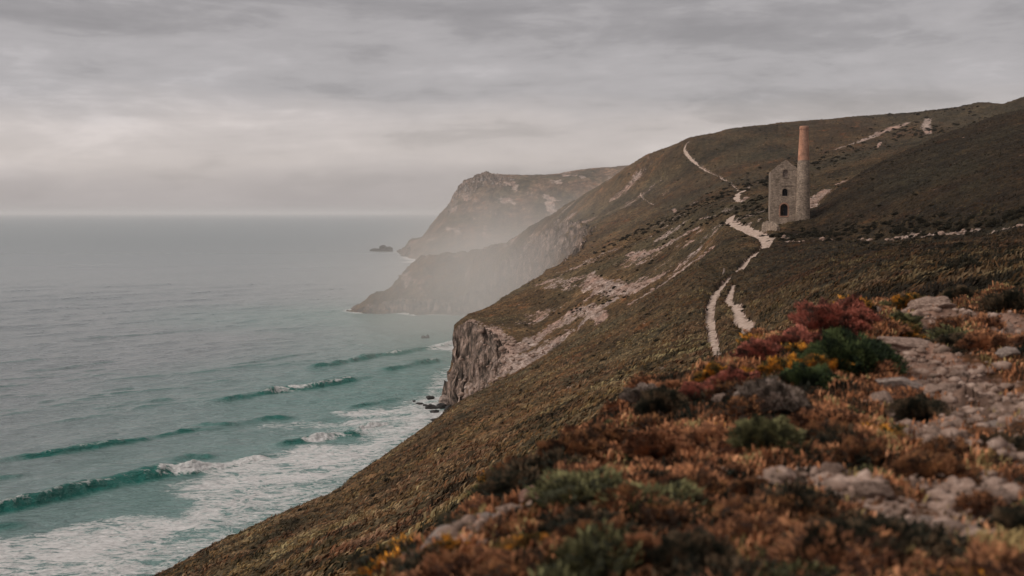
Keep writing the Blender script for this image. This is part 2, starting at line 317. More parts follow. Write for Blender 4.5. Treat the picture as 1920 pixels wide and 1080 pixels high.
def raw_mesh(name, co, faces, attrs=None, smooth=False):
    me = bpy.data.meshes.new(name); nf, k = faces.shape
    me.vertices.add(len(co)); me.vertices.foreach_set('co', np.ascontiguousarray(co, dtype=np.float32).ravel())
    me.loops.add(nf * k); me.loops.foreach_set('vertex_index', np.ascontiguousarray(faces, dtype=np.int32).ravel())
    me.polygons.add(nf); me.polygons.foreach_set('loop_start', np.arange(0, nf * k, k, dtype=np.int32))
    if smooth: me.polygons.foreach_set('use_smooth', np.ones(nf, bool))
    for a, v in (attrs or {}).items():
        v = np.asarray(v, dtype=np.float32)
        if v.ndim == 2 and v.shape[1] == 3:
            at_ = me.attributes.new(a, 'FLOAT_COLOR', 'POINT'); at_.data.foreach_set('color', np.c_[v, np.ones(len(v), np.float32)].ravel())
        else:
            at_ = me.attributes.new(a, 'FLOAT', 'POINT'); at_.data.foreach_set('value', v.ravel())
    me.update(calc_edges=True); me.validate()
    return me
def link(name, me, mat=None, parent=None, label=None, cat=None, group=None, kind=None, loc=None, rot=None):
    o = bpy.data.objects.new(name, me); COL.objects.link(o)
    if mat is not None and me is not None and not me.materials: me.materials.append(mat)
    if parent: o.parent = parent
    if label: o['label'] = label
    if cat: o['category'] = cat
    if group: o['group'] = group
    if kind: o['kind'] = kind
    if loc is not None: o.location = loc
    if rot is not None: o.rotation_euler = rot
    return o

# ------------------------------------------------------------------ materials
def new_mat(name):
    m = bpy.data.materials.new(name); m.use_nodes = True; t = m.node_tree
    b = t.nodes['Principled BSDF']; b.inputs['Roughness'].default_value = 0.9
    b.inputs['Specular IOR Level'].default_value = 0.15
    return m, t, b
def attr(t, name, out='Fac'):
    n = t.nodes.new('ShaderNodeAttribute'); n.attribute_name = name; return n.outputs[out]
def bump(t, b, h, dist, strength=1.0):
    n = t.nodes.new('ShaderNodeBump'); n.inputs['Distance'].default_value = dist; n.inputs['Strength'].default_value = strength
    t.links.new(h, n.inputs['Height']); t.links.new(n.outputs[0], b.inputs['Normal']); return n

def land_material(name, s=1.0, veg=None):
    m, t, b = new_mat(name)
    co = N(t, 'ShaderNodeTexCoord').outputs['Object']
    n_big = noise(t, co, 0.022, 4, 0.6); n_mid = noise(t, co, 0.16, 5, 0.6); n_fin = noise(t, mapping(t, co, (0.7, 1.6, 1.0), (0, 0, 0), (0, 0, R(-24))), 1.6 * s, 6, 0.65)
    veg = veg or [(0.3, (0.020, 0.019, 0.013)), (0.42, (0.043, 0.035, 0.022)), (0.52, (0.075, 0.052, 0.030)), (0.62, (0.105, 0.072, 0.040)), (0.76, (0.16, 0.125, 0.075))]
    vc = ramp(t, veg, n_fin)
    olive = ramp(t, [(0.3, (0.018, 0.020, 0.013)), (0.5, (0.050, 0.045, 0.030)), (0.65, (0.088, 0.076, 0.052)), (0.8, (0.15, 0.125, 0.09))], n_fin)
    vc = mixc(t, ramp(t, [(0.42, 0), (0.6, 1)], n_big), vc, olive)
    rust = mixc(t, ramp(t, [(0.55, 0), (0.7, 0.75)], n_mid), vc, (0.13, 0.055, 0.024))
    vc = mixc(t, ramp(t, [(0.42, 0), (0.52, 1)], n_big), rust, vc)
    vc = mixc(t, 1.0, vc, mixc(t, attr(t, 'tone'), (1.25, 1.02, 0.82), (0.36, 0.31, 0.25)), 'MULTIPLY')  # tone multiplies the right side's shade and vignette into the plant colour
    vc = mixc(t, 1.0, vc, ramp(t, [(0.34, 0.42), (0.5, 1.0), (0.66, 1.75)], noise(t, co, 0.45 * s, 5, 0.7)), 'MULTIPLY')
    vc = mixc(t, 1.0, vc, ramp(t, [(0.36, 0.62), (0.64, 1.5)], noise(t, co, 0.06, 4, 0.6)), 'MULTIPLY')
    # bare earth and stone
    vor = N(t, 'ShaderNodeTexVoronoi', inp={'Scale': 0.9 * s, 'Detail': 3.0, 'Roughness': 0.7}); t.links.new(co, vor.inputs['Vector'])
    n_r = noise(t, co, 0.9 * s, 8, 0.68)
    bc = ramp(t, [(0.3, (0.045, 0.028, 0.02)), (0.45, (0.15, 0.095, 0.07)), (0.58, (0.20, 0.125, 0.09)), (0.72, (0.34, 0.235, 0.18))] if s > 3 else [(0.3, (0.12, 0.085, 0.068)), (0.45, (0.27, 0.195, 0.16)), (0.56, (0.42, 0.32, 0.27)), (0.72, (0.56, 0.465, 0.41))], n_r)
    bc = mixc(t, ramp(t, [(0.45, 0), (0.62, 0.6)], noise(t, co, 0.07, 3, 0.5)), bc, (0.36, 0.205, 0.15))
    bc = mixc(t, 0.8, bc, ramp(t, [(0.0, 0.35), (0.4, 1.0)], vor.outputs['Distance']), 'MULTIPLY')
    bc = mixc(t, 1.0, bc, ramp(t, [(0.36, 0.45), (0.5, 0.9), (0.64, 1.2)], noise(t, co, 0.22 * s, 6, 0.7)), 'MULTIPLY')
    edge = noise(t, co, 0.6 * s, 8, 0.78)
    bm = mth(t, 'ADD', attr(t, 'bare'), mth(t, 'MULTIPLY', mth(t, 'SUBTRACT', edge, 0.52), 3.2))
    bm = mth(t, 'ADD', bm, mth(t, 'MULTIPLY', mth(t, 'SUBTRACT', noise(t, co, 0.16 * s, 5, 0.6), 0.5), 1.3))
    bm = ramp(t, [(0.46, 0), (0.64, 1)], bm)
    # rock faces: steep ground, banded
    geo = N(t, 'ShaderNodeNewGeometry'); sp = N(t, 'ShaderNodeSeparateXYZ'); t.links.new(geo.outputs['True Normal'], sp.inputs[0])
    steep = mth(t, 'ADD', mth(t, 'SUBTRACT', 1.0, sp.outputs['Z']), mth(t, 'MULTIPLY', mth(t, 'SUBTRACT', edge, 0.5), 0.35))
    sm = ramp(t, [(0.30, 0), (0.42, 1)], steep)
    rk = mth(t, 'MAXIMUM', mth(t, 'MULTIPLY', sm, ramp(t, [(0.05, 0), (0.4, 1)], attr(t, 'rock'))), 0.0)
    rn = noise(t, mapping(t, co, (0.30, 0.30, 0.17), (0, 0, 0), (0, R(18), 0)), 0.9, 10, 0.72, 0.9)
    rc = ramp(t, [(0.36, (0.03, 0.025, 0.02)), (0.45, (0.12, 0.09, 0.072)), (0.53, (0.26, 0.18, 0.14)), (0.66, (0.47, 0.355, 0.305))], rn)
    crk = N(t, 'ShaderNodeTexVoronoi', feature='DISTANCE_TO_EDGE', inp={'Scale': 0.35, 'Detail': 2.0, 'Roughness': 0.6}); t.links.new(mapping(t, co, (1, 1, 0.45), (0, 0, 0), (R(12), R(20), 0)), crk.inputs['Vector'])
    rc = mixc(t, 1.0, rc, ramp(t, [(0.0, 0.35), (0.10, 1.0)], crk.outputs['Distance']), 'MULTIPLY')
    lowz = N(t, 'ShaderNodeSeparateXYZ'); t.links.new(co, lowz.inputs[0])
    wet = ramp(t, [(0.0, 0.3), (0.03, 0.5), (0.07, 1.0)], mth(t, 'MULTIPLY', lowz.outputs['Z'], 0.02))
    rc = mixc(t, 1.0, rc, wet, 'MULTIPLY')
    c = mixc(t, bm, vc, bc); c = mixc(t, rk, c, rc)
    t.links.new(c, b.inputs['Base Color'])
    bh = mth(t, 'ADD', n_fin, mth(t, 'MULTIPLY', n_r, 0.8)); bump(t, b, bh, 0.35 / s, 0.8)
    return m
M_land = land_material('hillside_vegetation_and_rock')
M_head = land_material('headland_heath', 0.3, [(0.3, (0.045, 0.036, 0.030)), (0.45, (0.085, 0.065, 0.052)), (0.58, (0.13, 0.098, 0.078)), (0.75, (0.19, 0.15, 0.12))])
M_fg = land_material('foreground_soil', 7.0, [(0.3, (0.016, 0.012, 0.009)), (0.45, (0.04, 0.025, 0.016)), (0.58, (0.08, 0.042, 0.024)), (0.75, (0.14, 0.085, 0.05))])

def path_material():
    m, t, b = new_mat('pale_trodden_gravel'); co = N(t, 'ShaderNodeTexCoord').outputs['Object']
    c = ramp(t, [(0.34, (0.16, 0.11, 0.085)), (0.44, (0.36, 0.265, 0.21)), (0.62, (0.52, 0.40, 0.33))], noise(t, co, 1.1, 8, 0.72))
    t.links.new(c, b.inputs['Base Color']); bump(t, b, noise(t, co, 5, 5, 0.6), 0.05); return m
M_path = path_material()

def plain_noise_mat(name, stops, scale, detail=6, bumpd=0.02, rough=0.9):
    m, t, b = new_mat(name); co = N(t, 'ShaderNodeTexCoord').outputs['Object']
    n = noise(t, co, scale, detail, 0.65); t.links.new(ramp(t, stops, n), b.inputs['Base Color'])
    b.inputs['Roughness'].default_value = rough
    if bumpd: bump(t, b, n, bumpd)
    return m
M_rock = plain_noise_mat('pinkish_granite', [(0.3, (0.08, 0.058, 0.046)), (0.5, (0.26, 0.175, 0.135)), (0.68, (0.45, 0.33, 0.27))], 7.0, 8, 0.03)
M_rock_grey = plain_noise_mat('lichened_grey_stone', [(0.3, (0.10, 0.085, 0.078)), (0.5, (0.25, 0.19, 0.16)), (0.68, (0.42, 0.34, 0.29))], 5.0, 8, 0.03)
M_rock_orange = plain_noise_mat('rusty_orange_stone', [(0.3, (0.16, 0.08, 0.055)), (0.5, (0.34, 0.19, 0.14)), (0.68, (0.48, 0.33, 0.27))], 5.0, 8, 0.03)
M_wet = plain_noise_mat('wet_black_rock', [(0.3, (0.012, 0.011, 0.011)), (0.6, (0.045, 0.040, 0.038))], 0.8, 7, 0.2, 0.55)
def attr_col_mat(name, rough=0.85):
    m, t, b = new_mat(name); t.links.new(attr(t, 'col', 'Color'), b.inputs['Base Color']); b.inputs['Roughness'].default_value = rough; return m
M_leaf = attr_col_mat('heather_sprigs'); M_grass = attr_col_mat('dry_grass_blades')

# ------------------------------------------------------------------ land meshes
def fan(pxs, Ds):
    us = (pxs - 960) / FPX; U, D = np.meshgrid(us, Ds); return U * D, D
def dist_rows(segs):
    out = [segs[0][0]]
    for a, b, st in segs:
        n = max(2, int(math.log(b / a) / st)); out += list(np.exp(np.linspace(math.log(a), math.log(b), n + 1))[1:])
    return np.array(out)
X, Y = fan(np.linspace(-420, 2300, 1200), dist_rows([(1.3, 4, .02), (4, 24, .0042)]))
Z, ba, rk, d = land(X, Y)
link('ground', grid_mesh('ground', X, Y, Z, {'bare': ba.ravel(), 'rock': rk.ravel() * 0}), M_fg, kind='structure')
X, Y = fan(np.linspace(-420, 2300, 1420), dist_rows([(24, 60, .006), (60, 210, .0033), (210, 440, .0026), (440, 690, .005), (690, 810, .0014), (810, 1500, .012)]))
Z, ba, rk, d = land(X, Y)
tone = veg_shade_tone(X, Y)
X, Y = craggy(X, Y, Z, rk * sstep(100, 300, Y), 1.7)
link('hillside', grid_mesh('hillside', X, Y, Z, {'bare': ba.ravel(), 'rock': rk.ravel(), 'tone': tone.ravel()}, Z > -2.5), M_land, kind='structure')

# far headland
GL = [
 {600: (1450, 560), 1400: (1450, 500)},
 {600: (1590, 540), 760: (1590, 510), 800: (1590, 480), 860: (1590, 476), 950: (1590, 468), 1100: (1590, 440), 1400: (1590, 420)},
 {600: (1670, 520), 760: (1670, 490), 800: (1670, 445), 830: (1670, 425), 870: (1670, 410), 950: (1670, 385), 1100: (1670, 355), 1400: (1670, 330)},
 {600: (1760, 500), 740: (1760, 482), 770: (1760, 474), 797: (1760, 440), 820: (1760, 412), 840: (1760, 392), 856: (1760, 366), 870: (1760, 352), 880: (1760, 349), 890: (1760, 339), 910: (1760, 334), 925: (1760, 338), 960: (1760, 331), 1040: (1760, 325), 1100: (1760, 318), 1180: (1760, 310), 1400: (1760, 300)},
 {600: (1935, 490), 740: (1935, 474), 758: (1935, 468), 768: (1935, 450), 790: (1935, 446), 800: (1935, 440), 840: (1935, 405), 900: (1935, 352), 1000: (1935, 342), 1400: (1935, 310)},
 {600: (2350, 470), 900: (2350, 400), 1400: (2350, 360)}]
fieldG = make_field(GL, -0.18, 0.22, 500, 1450, 2350, 500, 5)
X, Y = fan(np.linspace(715, 1330, 520), np.linspace(1470, 2250, 460))
Z0 = fieldG(X, Y)
Z0 = Z0 + 5.0 * fbm(X / 45, Y / 60, 4, 81)
crag = sstep(-170, -60, X) * (1 - sstep(-60, 30, X)) * np.exp(-((Y - 1755) / 38) ** 2)
cr = ridged(X / 15, Y / 18, 4, 83); Z0 = Z0 + crag * (15 * sstep(-0.25, 0.45, cr) - 6 + 4 * ridged(X / 6, Y / 7, 3, 84))
Z, d, rk = cliff_cut(X, Y, Z0, COAST_G, 3.0, 1.75)
Z = Z + rk * (9.0 * ridged(X / 24, Y / 40, 4, 85) + 1.5 * fbm(X / 6, Y / 6, 3, 87))
Z = np.where(d < -12, -4, Z)
X, Y = craggy(X, Y, Z, np.maximum(rk, crag), 3.0)
bG = sstep(0.05, 0.4, fbm(X / 26 + Y / 90, Y / 34, 4, 89)) * 0.9
link('headland', grid_mesh('headland', X, Y, Z, {'bare': bG.ravel(), 'rock': np.maximum(rk, crag).ravel()}, Z > -3.5), M_head, kind='structure')

# paths as ribbons laid on the worn ground
for (lab, _, _), s in zip(PATHS, PW):
    P = np.array(s); seg = np.r_[0, np.cumsum(np.hypot(np.diff(P[:, 0]), np.diff(P[:, 1])))]
    n = max(30, int(seg[-1] / 0.35)); tt = np.linspace(0, seg[-1], n)
    ker = np.hanning(max(5, n // 14) | 1); ker /= ker.sum(); pad = len(ker) // 2
    sm = lambda q: np.convolve(np.pad(np.interp(tt, seg, q), pad, 'edge'), ker, 'valid')
    cx, cy_, r = sm(P[:, 0]), sm(P[:, 1]), sm(P[:, 2]) * 0.86
    tx, ty = np.gradient(cx), np.gradient(cy_); L = np.hypot(tx, ty); nx, ny = -ty / L, tx / L
    K = 9; W = np.linspace(-1, 1, K)
    rl = r * (1 + 0.75 * fbm(tt / 2.6, tt * 0 + 3.3, 4, 91)); rr_ = r * (1 + 0.75 * fbm(tt / 2.6, tt * 0 + 9.3, 4, 92))
    off = np.where(W[None] < 0, W[None] * rl[:, None], W[None] * rr_[:, None])
    PX = cx[:, None] + nx[:, None] * off; PY = cy_[:, None] + ny[:, None] * off
    z = land(PX, PY)[0]; z0 = base_land(PX, PY)[0]
    pz = np.maximum(z, z0 - 0.35) + 0.16 - 0.22 * np.abs(W[None]) ** 4
    link('path', grid_mesh('path', PX, PY, pz, {}), M_path, label=lab, kind='structure')

# ------------------------------------------------------------------ sea
def line_dist(x, y, pts):
    """signed distance across a polyline (positive shoreward), and position 0..1 along it"""
    P = np.array(pts, float); L = np.hypot(np.diff(P[:, 0]), np.diff(P[:, 1])); tot = L.sum(); acc = 0
    best = np.full(x.shape, 1e9); sg = np.zeros(x.shape); tp = np.zeros(x.shape)
    for i in range(len(P) - 1):
        (ax, ay), (bx, by) = P[i], P[i + 1]; dx, dy = bx - ax, by - ay
        t0 = ((x - ax) * dx + (y - ay) * dy) / (L[i] ** 2); t = np.clip(t0, 0, 1)
        dd = np.hypot(x - ax - t * dx, y - ay - t * dy); k = dd < best
        s = np.sign((x - ax) * dy - (y - ay) * dx)
        best = np.where(k, dd, best); sg = np.where(k, s, sg); tp = np.where(k, (acc + t * L[i]) / tot, tp); acc += L[i]
    return best * sg, tp
# breakers: photo pixels of the crest, height in m, (foam start, foam end) along it
WAVES = [
 ([(-120, 985), (0, 955), (100, 935), (200, 912), (290, 897), (400, 878), (480, 862)], 2.6, (0.62, 1.0)),
 ([(-100, 1010), (0, 990), (80, 978)], 0.9, None),
 ([(370, 762), (450, 748), (520, 732), (600, 722), (680, 708), (740, 704)], 2.3, (0.36, 0.56)),
 ([(540, 700), (620, 688), (700, 668), (780, 660), (830, 652), (875, 636)], 2.2, (0.70, 1.0)),
 ([(700, 698), (760, 690), (800, 682), (850, 676)], 1.6, None),
 ([(-60, 872), (0, 866), (100, 852), (200, 836), (330, 812), (460, 797)], 1.7, None),
 ([(500, 838), (560, 828), (620, 818), (660, 812), (700, 806)], 1.6, (0.3, 0.72)),
 ([(340, 796), (420, 798), (500, 786), (580, 780)], 1.1, None),
 ([(660, 806), (690, 800), (715, 795)], 1.3, (0.2, 1.0)),
 ([(640, 765), (700, 752), (760, 740)], 1.0, None),
 ([(300, 868), (360, 856), (420, 852)], 1.0, None),
 ([(-80, 905), (0, 896), (70, 884)], 0.9, None),
 ([(150, 770), (260, 760), (340, 748)], 0.7, None), ([(0, 700), (120, 690), (260, 672)], 0.6, None), ([(100, 640), (260, 628), (420, 616)], 0.5, None),
 ([(180, 735), (260, 728)], 0.8, None), ([(60, 760), (150, 745)], 0.6, None), ([(400, 690), (520, 672), (600, 660)], 0.6, None),
]
Vr = np.r_[np.linspace(-0.372, -0.062, 1050), -np.exp(np.linspace(math.log(0.0617), math.log(0.0004), 320))]
Ds = EYE / -Vr
X, Y = fan(np.linspace(-420, 1500, 1250), Ds)
cell = np.gradient(Y, axis=0)
fade = lambda wl: sstep(2.0, 4.5, wl / cell)
a_ = 0.82; XR, YR = X * math.cos(a_) + Y * math.sin(a_), -X * math.sin(a_) + Y * math.cos(a_)   # XR along the crests, YR across
Z = 0.75 * fbm(XR / 34, YR / 13, 3, 101) * fade(13) + 1.2 * fbm(XR / 75, YR / 27, 3, 109) * fade(27) + 0.34 * fbm(XR / 10, YR / 4.2, 4, 103) * fade(5) + 0.5 * fbm(XR / 110, YR / 40, 2, 105) * fade(40) + 1.1 * fbm(XR / 400, YR / 120, 2, 107) * fade(120)
crest = 0.5 * sstep(0.15, 0.9, Z) * sstep(0.0, 1.0, np.clip(-np.gradient(Z, axis=0) * -1 / np.maximum(cell, .1) * 12, 0, 1)) * (1 - sstep(350, 900, Y)); foam = np.zeros(X.shape)
dcoast = -inland(X, Y, COAST)
for pts, h, fr in WAVES:
    W = [on_sea(px, py) for px, py in pts]; xs = [p[0] for p in W]; ys = [p[1] for p in W]
    k = (X > min(xs) - 30) & (X < max(xs) + 30) & (Y > min(ys) - 30) & (Y < max(ys) + 30)
    x, y = X[k], Y[k]; wob_ = 1.6 * fbm(x / 16, y / 16, 2, 110 + len(pts))
    s, t = line_dist(x, y, W); s = s + wob_ + 0.5 * fbm(x / 3, y / 3, 2, 112)
    hh = h * sstep(0.0, 0.22, t) * (1 - sstep(0.75, 1.0, t)) if fr is None or fr[1] < 1 else h * sstep(0.0, 0.22, t) * (1 - 0.45 * sstep(0.8, 1.0, t))
    hh = hh * (0.8 + 0.8 * fbm(x / 11, y / 11, 3, 114))
    foam[k] = np.maximum(foam[k], 0.42 * (hh > 1.0) * sstep(1.0, 2.0, hh) * np.exp(-((s - 0.3) / 0.9) ** 2))
    ends = np.hypot(x - xs[0], y - ys[0]) < 0; wd = 2.6 + h
    prof = np.where(s > 0, np.exp(-(s / (wd * 0.36)) ** 2), np.exp(-(s / (wd * 1.0)) ** 2))
    Z[k] += hh * prof; crest[k] = np.maximum(crest[k], np.clip(hh / 1.6, 0, 1) * np.exp(-((s - 0.6) / (wd * 0.62)) ** 2))
    if fr:
        m = sstep(fr[0] - 0.05, fr[0] + 0.14, t + 0.1 * fbm(x / 4, y / 4, 3, 125)) * (1 - sstep(fr[1] - 0.12, fr[1] + 0.06, t) * (fr[1] < 1))
        fm = m * np.exp(-((s - 1.0) / (wd * 0.42)) ** 2) * (0.8 + 0.5 * fbm(x / 3, y / 3, 3, 119)); foam[k] = np.maximum(foam[k], 1.25 * fm); Z[k] += 0.7 * fm * fbm(x / 1.0, y / 1.0, 4, 118)
# surf zone and foam patches
def poly_mask(px_poly, soft):
    P = [on_sea(a, b) for a, b in px_poly]; return sstep(-soft, soft, inland(X, Y, P) + soft * 1.2 * fbm(X / 14, Y / 14, 4, 121))
surf = poly_mask([(-400, 990), (-400, 1500), (700, 1500), (1000, 900), (1000, 750), (830, 740), (760, 768), (740, 800), (690, 832), (560, 838), (480, 862), (330, 905), (300, 930), (250, 955), (150, 980), (60, 1005), (0, 1010)], 4.5)
hole = poly_mask([(150, 935), (290, 915), (330, 928), (372, 948), (340, 972), (230, 962), (120, 968)], 3.0)
thin = poly_mask([(330, 1000), (420, 965), (560, 920), (700, 850), (790, 800), (900, 760), (1000, 1000), (700, 1500), (300, 1500), (230, 1090)], 3.0)
foam = np.maximum(foam, surf * (1 - 0.9 * hole) * (0.66 - 0.22 * thin))
foam = np.maximum(foam, 0.55 * poly_mask([(690, 830), (640, 800), (640, 770), (735, 760), (800, 735), (800, 700), (850, 685), (870, 640), (900, 800), (800, 840)], 5) )
foam = np.maximum(foam, 0.40 * poly_mask([(460, 800), (560, 785), (700, 790), (720, 815), (560, 822), (500, 812)], 4))
foam = np.maximum(foam, 0.62 * poly_mask([(780, 655), (830, 648), (885, 628), (890, 600), (900, 690), (840, 660)], 4))
foam = np.maximum(foam, 0.75 * np.exp(-(np.clip(dcoast, 0, 99) / (3.0 + 3.0 * (Y > 600))) ** 2) * (Y > 300))
foam = np.maximum(foam, 0.9 * np.exp(-(np.clip(-inland(X, Y, COAST_G), 0, 99) / 12.0) ** 2) * (Y > 1400))
shallow = np.clip(1 - np.clip(dcoast - 15, 0, 999) / 140, 0, 1) * (1 - sstep(600, 950, Y))
Z = Z * (1 - 0.6 * surf) + surf * 0.10 * ridged(X / 2.2, Y / 2.2, 3, 123)
def sea_material():
    m, t, b = new_mat('sea_water'); co = N(t, 'ShaderNodeTexCoord').outputs['Object']
    rot = mapping(t, co, (0.55, 1.0, 1.0), (0, 0, 0), (0, 0, R(-47)))
    deep = (0.285, 0.315, 0.325); teal = (0.18, 0.31, 0.29); vivid = (0.010, 0.145, 0.118)
    c = mixc(t, ramp(t, [(0.0, 0), (0.85, 1)], attr(t, 'shallow')), deep, teal)
    c = mixc(t, ramp(t, [(0.1, 0), (0.75, 1)], attr(t, 'crest')), c, vivid)  # light passing through thin wave faces, painted as vivid teal
    f1 = noise(t, rot, 0.22, 9, 0.62, 1.5); f2 = noise(t, rot, 1.3, 8, 0.72, 0.8)
    lace = mth(t, 'SUBTRACT', 1.0, mth(t, 'ABSOLUTE', mth(t, 'MULTIPLY', mth(t, 'SUBTRACT', f1, 0.5), 5.0)))
    fq = mth(t, 'ADD', mth(t, 'MULTIPLY', lace, 0.38), mth(t, 'MULTIPLY', f2, 0.62))
    big_ = noise(t, mapping(t, rot, (0.5, 1.6, 1)), 0.06, 5, 0.6, 0.6)
    fm = mth(t, 'ADD', mth(t, 'MULTIPLY', attr(t, 'foam'), 1.05), mth(t, 'ADD', mth(t, 'MULTIPLY', mth(t, 'SUBTRACT', fq, 0.62), 2.1), mth(t, 'MULTIPLY', mth(t, 'SUBTRACT', big_, 0.5), 1.6)))
    gate = ramp(t, [(0.04, 0), (0.2, 1)], attr(t, 'foam'))
    fm = mth(t, 'MULTIPLY', ramp(t, [(0.24, 0), (0.42, 0.45), (0.7, 1)], fm), gate)
    flecks = mth(t, 'MULTIPLY', ramp(t, [(0.70, 0), (0.76, 0.5)], noise(t, mapping(t, rot, (0.35, 1.4, 1)), 0.16, 9, 0.75, 0.6)), ramp(t, [(0.2, 0), (0.6, 1)], attr(t, 'shallow')))
    fm = mth(t, 'MAXIMUM', fm, flecks)
    c = mixc(t, fm, c, (0.76, 0.74, 0.72)); t.links.new(c, b.inputs['Base Color'])
    far = attr(t, 'far')
    rg = mth(t, 'ADD', mth(t, 'ADD', 0.14, mth(t, 'MULTIPLY', far, 0.22)), mth(t, 'MULTIPLY', fm, 0.5)); t.links.new(rg, b.inputs['Roughness'])
    b.inputs['IOR'].default_value = 1.33; b.inputs['Specular IOR Level'].default_value = 0.5
    w1 = noise(t, mapping(t, co, (0.5, 1.0, 1), (0, 0, 0), (0, 0, R(-30))), 0.55, 8, 0.68, 0.4); w2 = noise(t, rot, 0.09, 4, 0.55)
    bp = bump(t, b, mth(t, 'ADD', mth(t, 'ADD', w1, mth(t, 'MULTIPLY', w2, 2.2)), mth(t, 'MULTIPLY', noise(t, mapping(t, rot, (0.6, 1.5, 1)), 0.22, 6, 0.62), 2.6)), 1.8, 1.0)
    return m
far = sstep(300, 3000, Y)
Zs = Z
sea = link('sea', grid_mesh('sea', X, Y, Zs, {'crest': crest.ravel(), 'foam': foam.ravel(), 'shallow': shallow.ravel(), 'far': far.ravel()}), sea_material(), kind='structure')
def wave_z(px, py):
    return on_sea(px, py)

# ------------------------------------------------------------------ rocks
def rock_mesh(name, seed, sx=1, sy=1, sz=0.7, sub=4, cut=6):
    bm = bmesh.new(); bmesh.ops.create_icosphere(bm, subdivisions=sub, radius=1.0)
    r = random.Random(seed)
    planes = [(Vector((r.gauss(0, 1), r.gauss(0, 1), r.gauss(0, .8))).normalized(), r.uniform(0.55, 0.85)) for _ in range(cut)]
    co = np.array([v.co[:] for v in bm.verts]); n = fbm(co[:, 0] * 1.3 + seed * 3.1, co[:, 1] * 1.3 + co[:, 2] * 1.7, 4, seed % 50)
    for v, q in zip(bm.verts, n):
        p = v.co * (1 + 0.42 * q)
        for nn, dd in planes:
            e = p.dot(nn) - dd
            if e > 0: p = p - nn * e * 0.9
        v.co = Vector((p.x * sx, p.y * sy, p.z * sz))
    me = bpy.data.meshes.new(name); bm.to_mesh(me); bm.free()
    for p in me.polygons: p.use_smooth = True
    return me
ROCKS = [
 (1166, 778, 44, 'tan', 'tan boulder poking out of the heather on the crest left of the crimson bush', 0.6),
 (894, 962, 46, 'grey', 'rounded grey stone at the lip of the gravel hollow', 0.8),
 (924, 988, 78, 'grey', 'long thin grey slab lying beside the rounded grey stone', 0.32),
 (990, 948, 50, 'orange', 'rusty orange stone, the left one of the pair in the gravel hollow', 0.85),
 (1018, 946, 44, 'orange', 'rusty orange stone behind the pale one in the gravel hollow', 0.8),
 (1014, 962, 34, 'tan', 'small pale stone in front of the rusty orange pair', 0.7),
 (1046, 952, 40, 'tan', 'flat pale stone right of the rusty orange pair', 0.4),
 (1062, 974, 30, 'tan', 'small pink stone on the right side of the gravel hollow', 0.6),
 (836, 1030, 110, 'grey', 'big grey bedrock slab at the lower left end of the crest', 0.4),
 (884, 1020, 44, 'grey', 'pale stone leaning on the big grey bedrock slab', 0.5),
 (905, 1040, 36, 'tan', 'small pale stone just right of the bedrock slab', 0.5),
 (1690, 728, 120, 'grey', 'large pale slab beside the dark green bush', 0.42),
 (1672, 690, 34, 'tan', 'small pale block standing on top of the large pale slab', 0.8),
 (1700, 660, 110, 'tan', 'long sloping pink slab behind the dark green bush', 0.3),
 (1765, 745, 90, 'tan', 'broad pink stone in the rubble right of the large pale slab', 0.35),
 (1650, 770, 60, 'tan', 'pointed stone below the large pale slab', 0.5),
 (1612, 742, 46, 'grey', 'grey stone half under the dark green bush', 0.45),
 (1636, 955, 84, 'tan', 'broad pale stone in the middle of the bare gravel', 0.5),
 (1868, 958, 66, 'tan', 'pale stone alone in the dark grass near the right border', 0.6),
 (1560, 905, 60, 'tan', 'three cornered pale stone on the bare gravel', 0.6),
 (1790, 1030, 88, 'tan', 'large pale stone low in the right corner', 0.5),
 (1735, 990, 46, 'grey', 'grey stone up the slope from the large corner stone', 0.6),
 (1640, 588, 60, 'tan', 'flat pale outcrop on the crest behind the orange gorse', 0.35),
 (1745, 590, 90, 'tan', 'weathered pink outcrop right of the orange gorse', 0.45),
 (1800, 712, 34, 'tan', 'small pale stone in the rubble slope on the right', 0.6),
 (1890, 690, 46, 'grey', 'grey block near the right border above the rubble', 0.5),
 (1860, 800, 60, 'grey', 'wide grey stone in the shadowed rubble on the right', 0.4),
 (1550, 1000, 30, 'grey', 'small grey stone among the low brown heather', 0.6),
 (1350, 790, 30, 'tan', 'small stone below the pale lichen bush', 0.6),
]
RM = {'tan': M_rock, 'grey': M_rock_grey, 'orange': M_rock_orange}
for i, (px, py, w, k, lab, flat) in enumerate(ROCKS):
    x, y, z = at(px, py + w * 0.12, 3, 30); z = float(land(np.array([x]), np.array([y]))[0][0]); s = w * y / FPX / 2
    r = random.Random(i * 7 + 1)
    me = rock_mesh('rock', 100 + i, 1, r.uniform(0.8, 1.1), 1); me.materials.append(RM[k])
    link('rock', me, label=lab, cat='rock', group='stones on the near hilltop', loc=(x, y, z + s * flat * 0.45), rot=(r.uniform(-.15, .15), r.uniform(-.2, .3), r.uniform(-0.5, 0.5))).scale = (s, s * 0.8, s * flat)

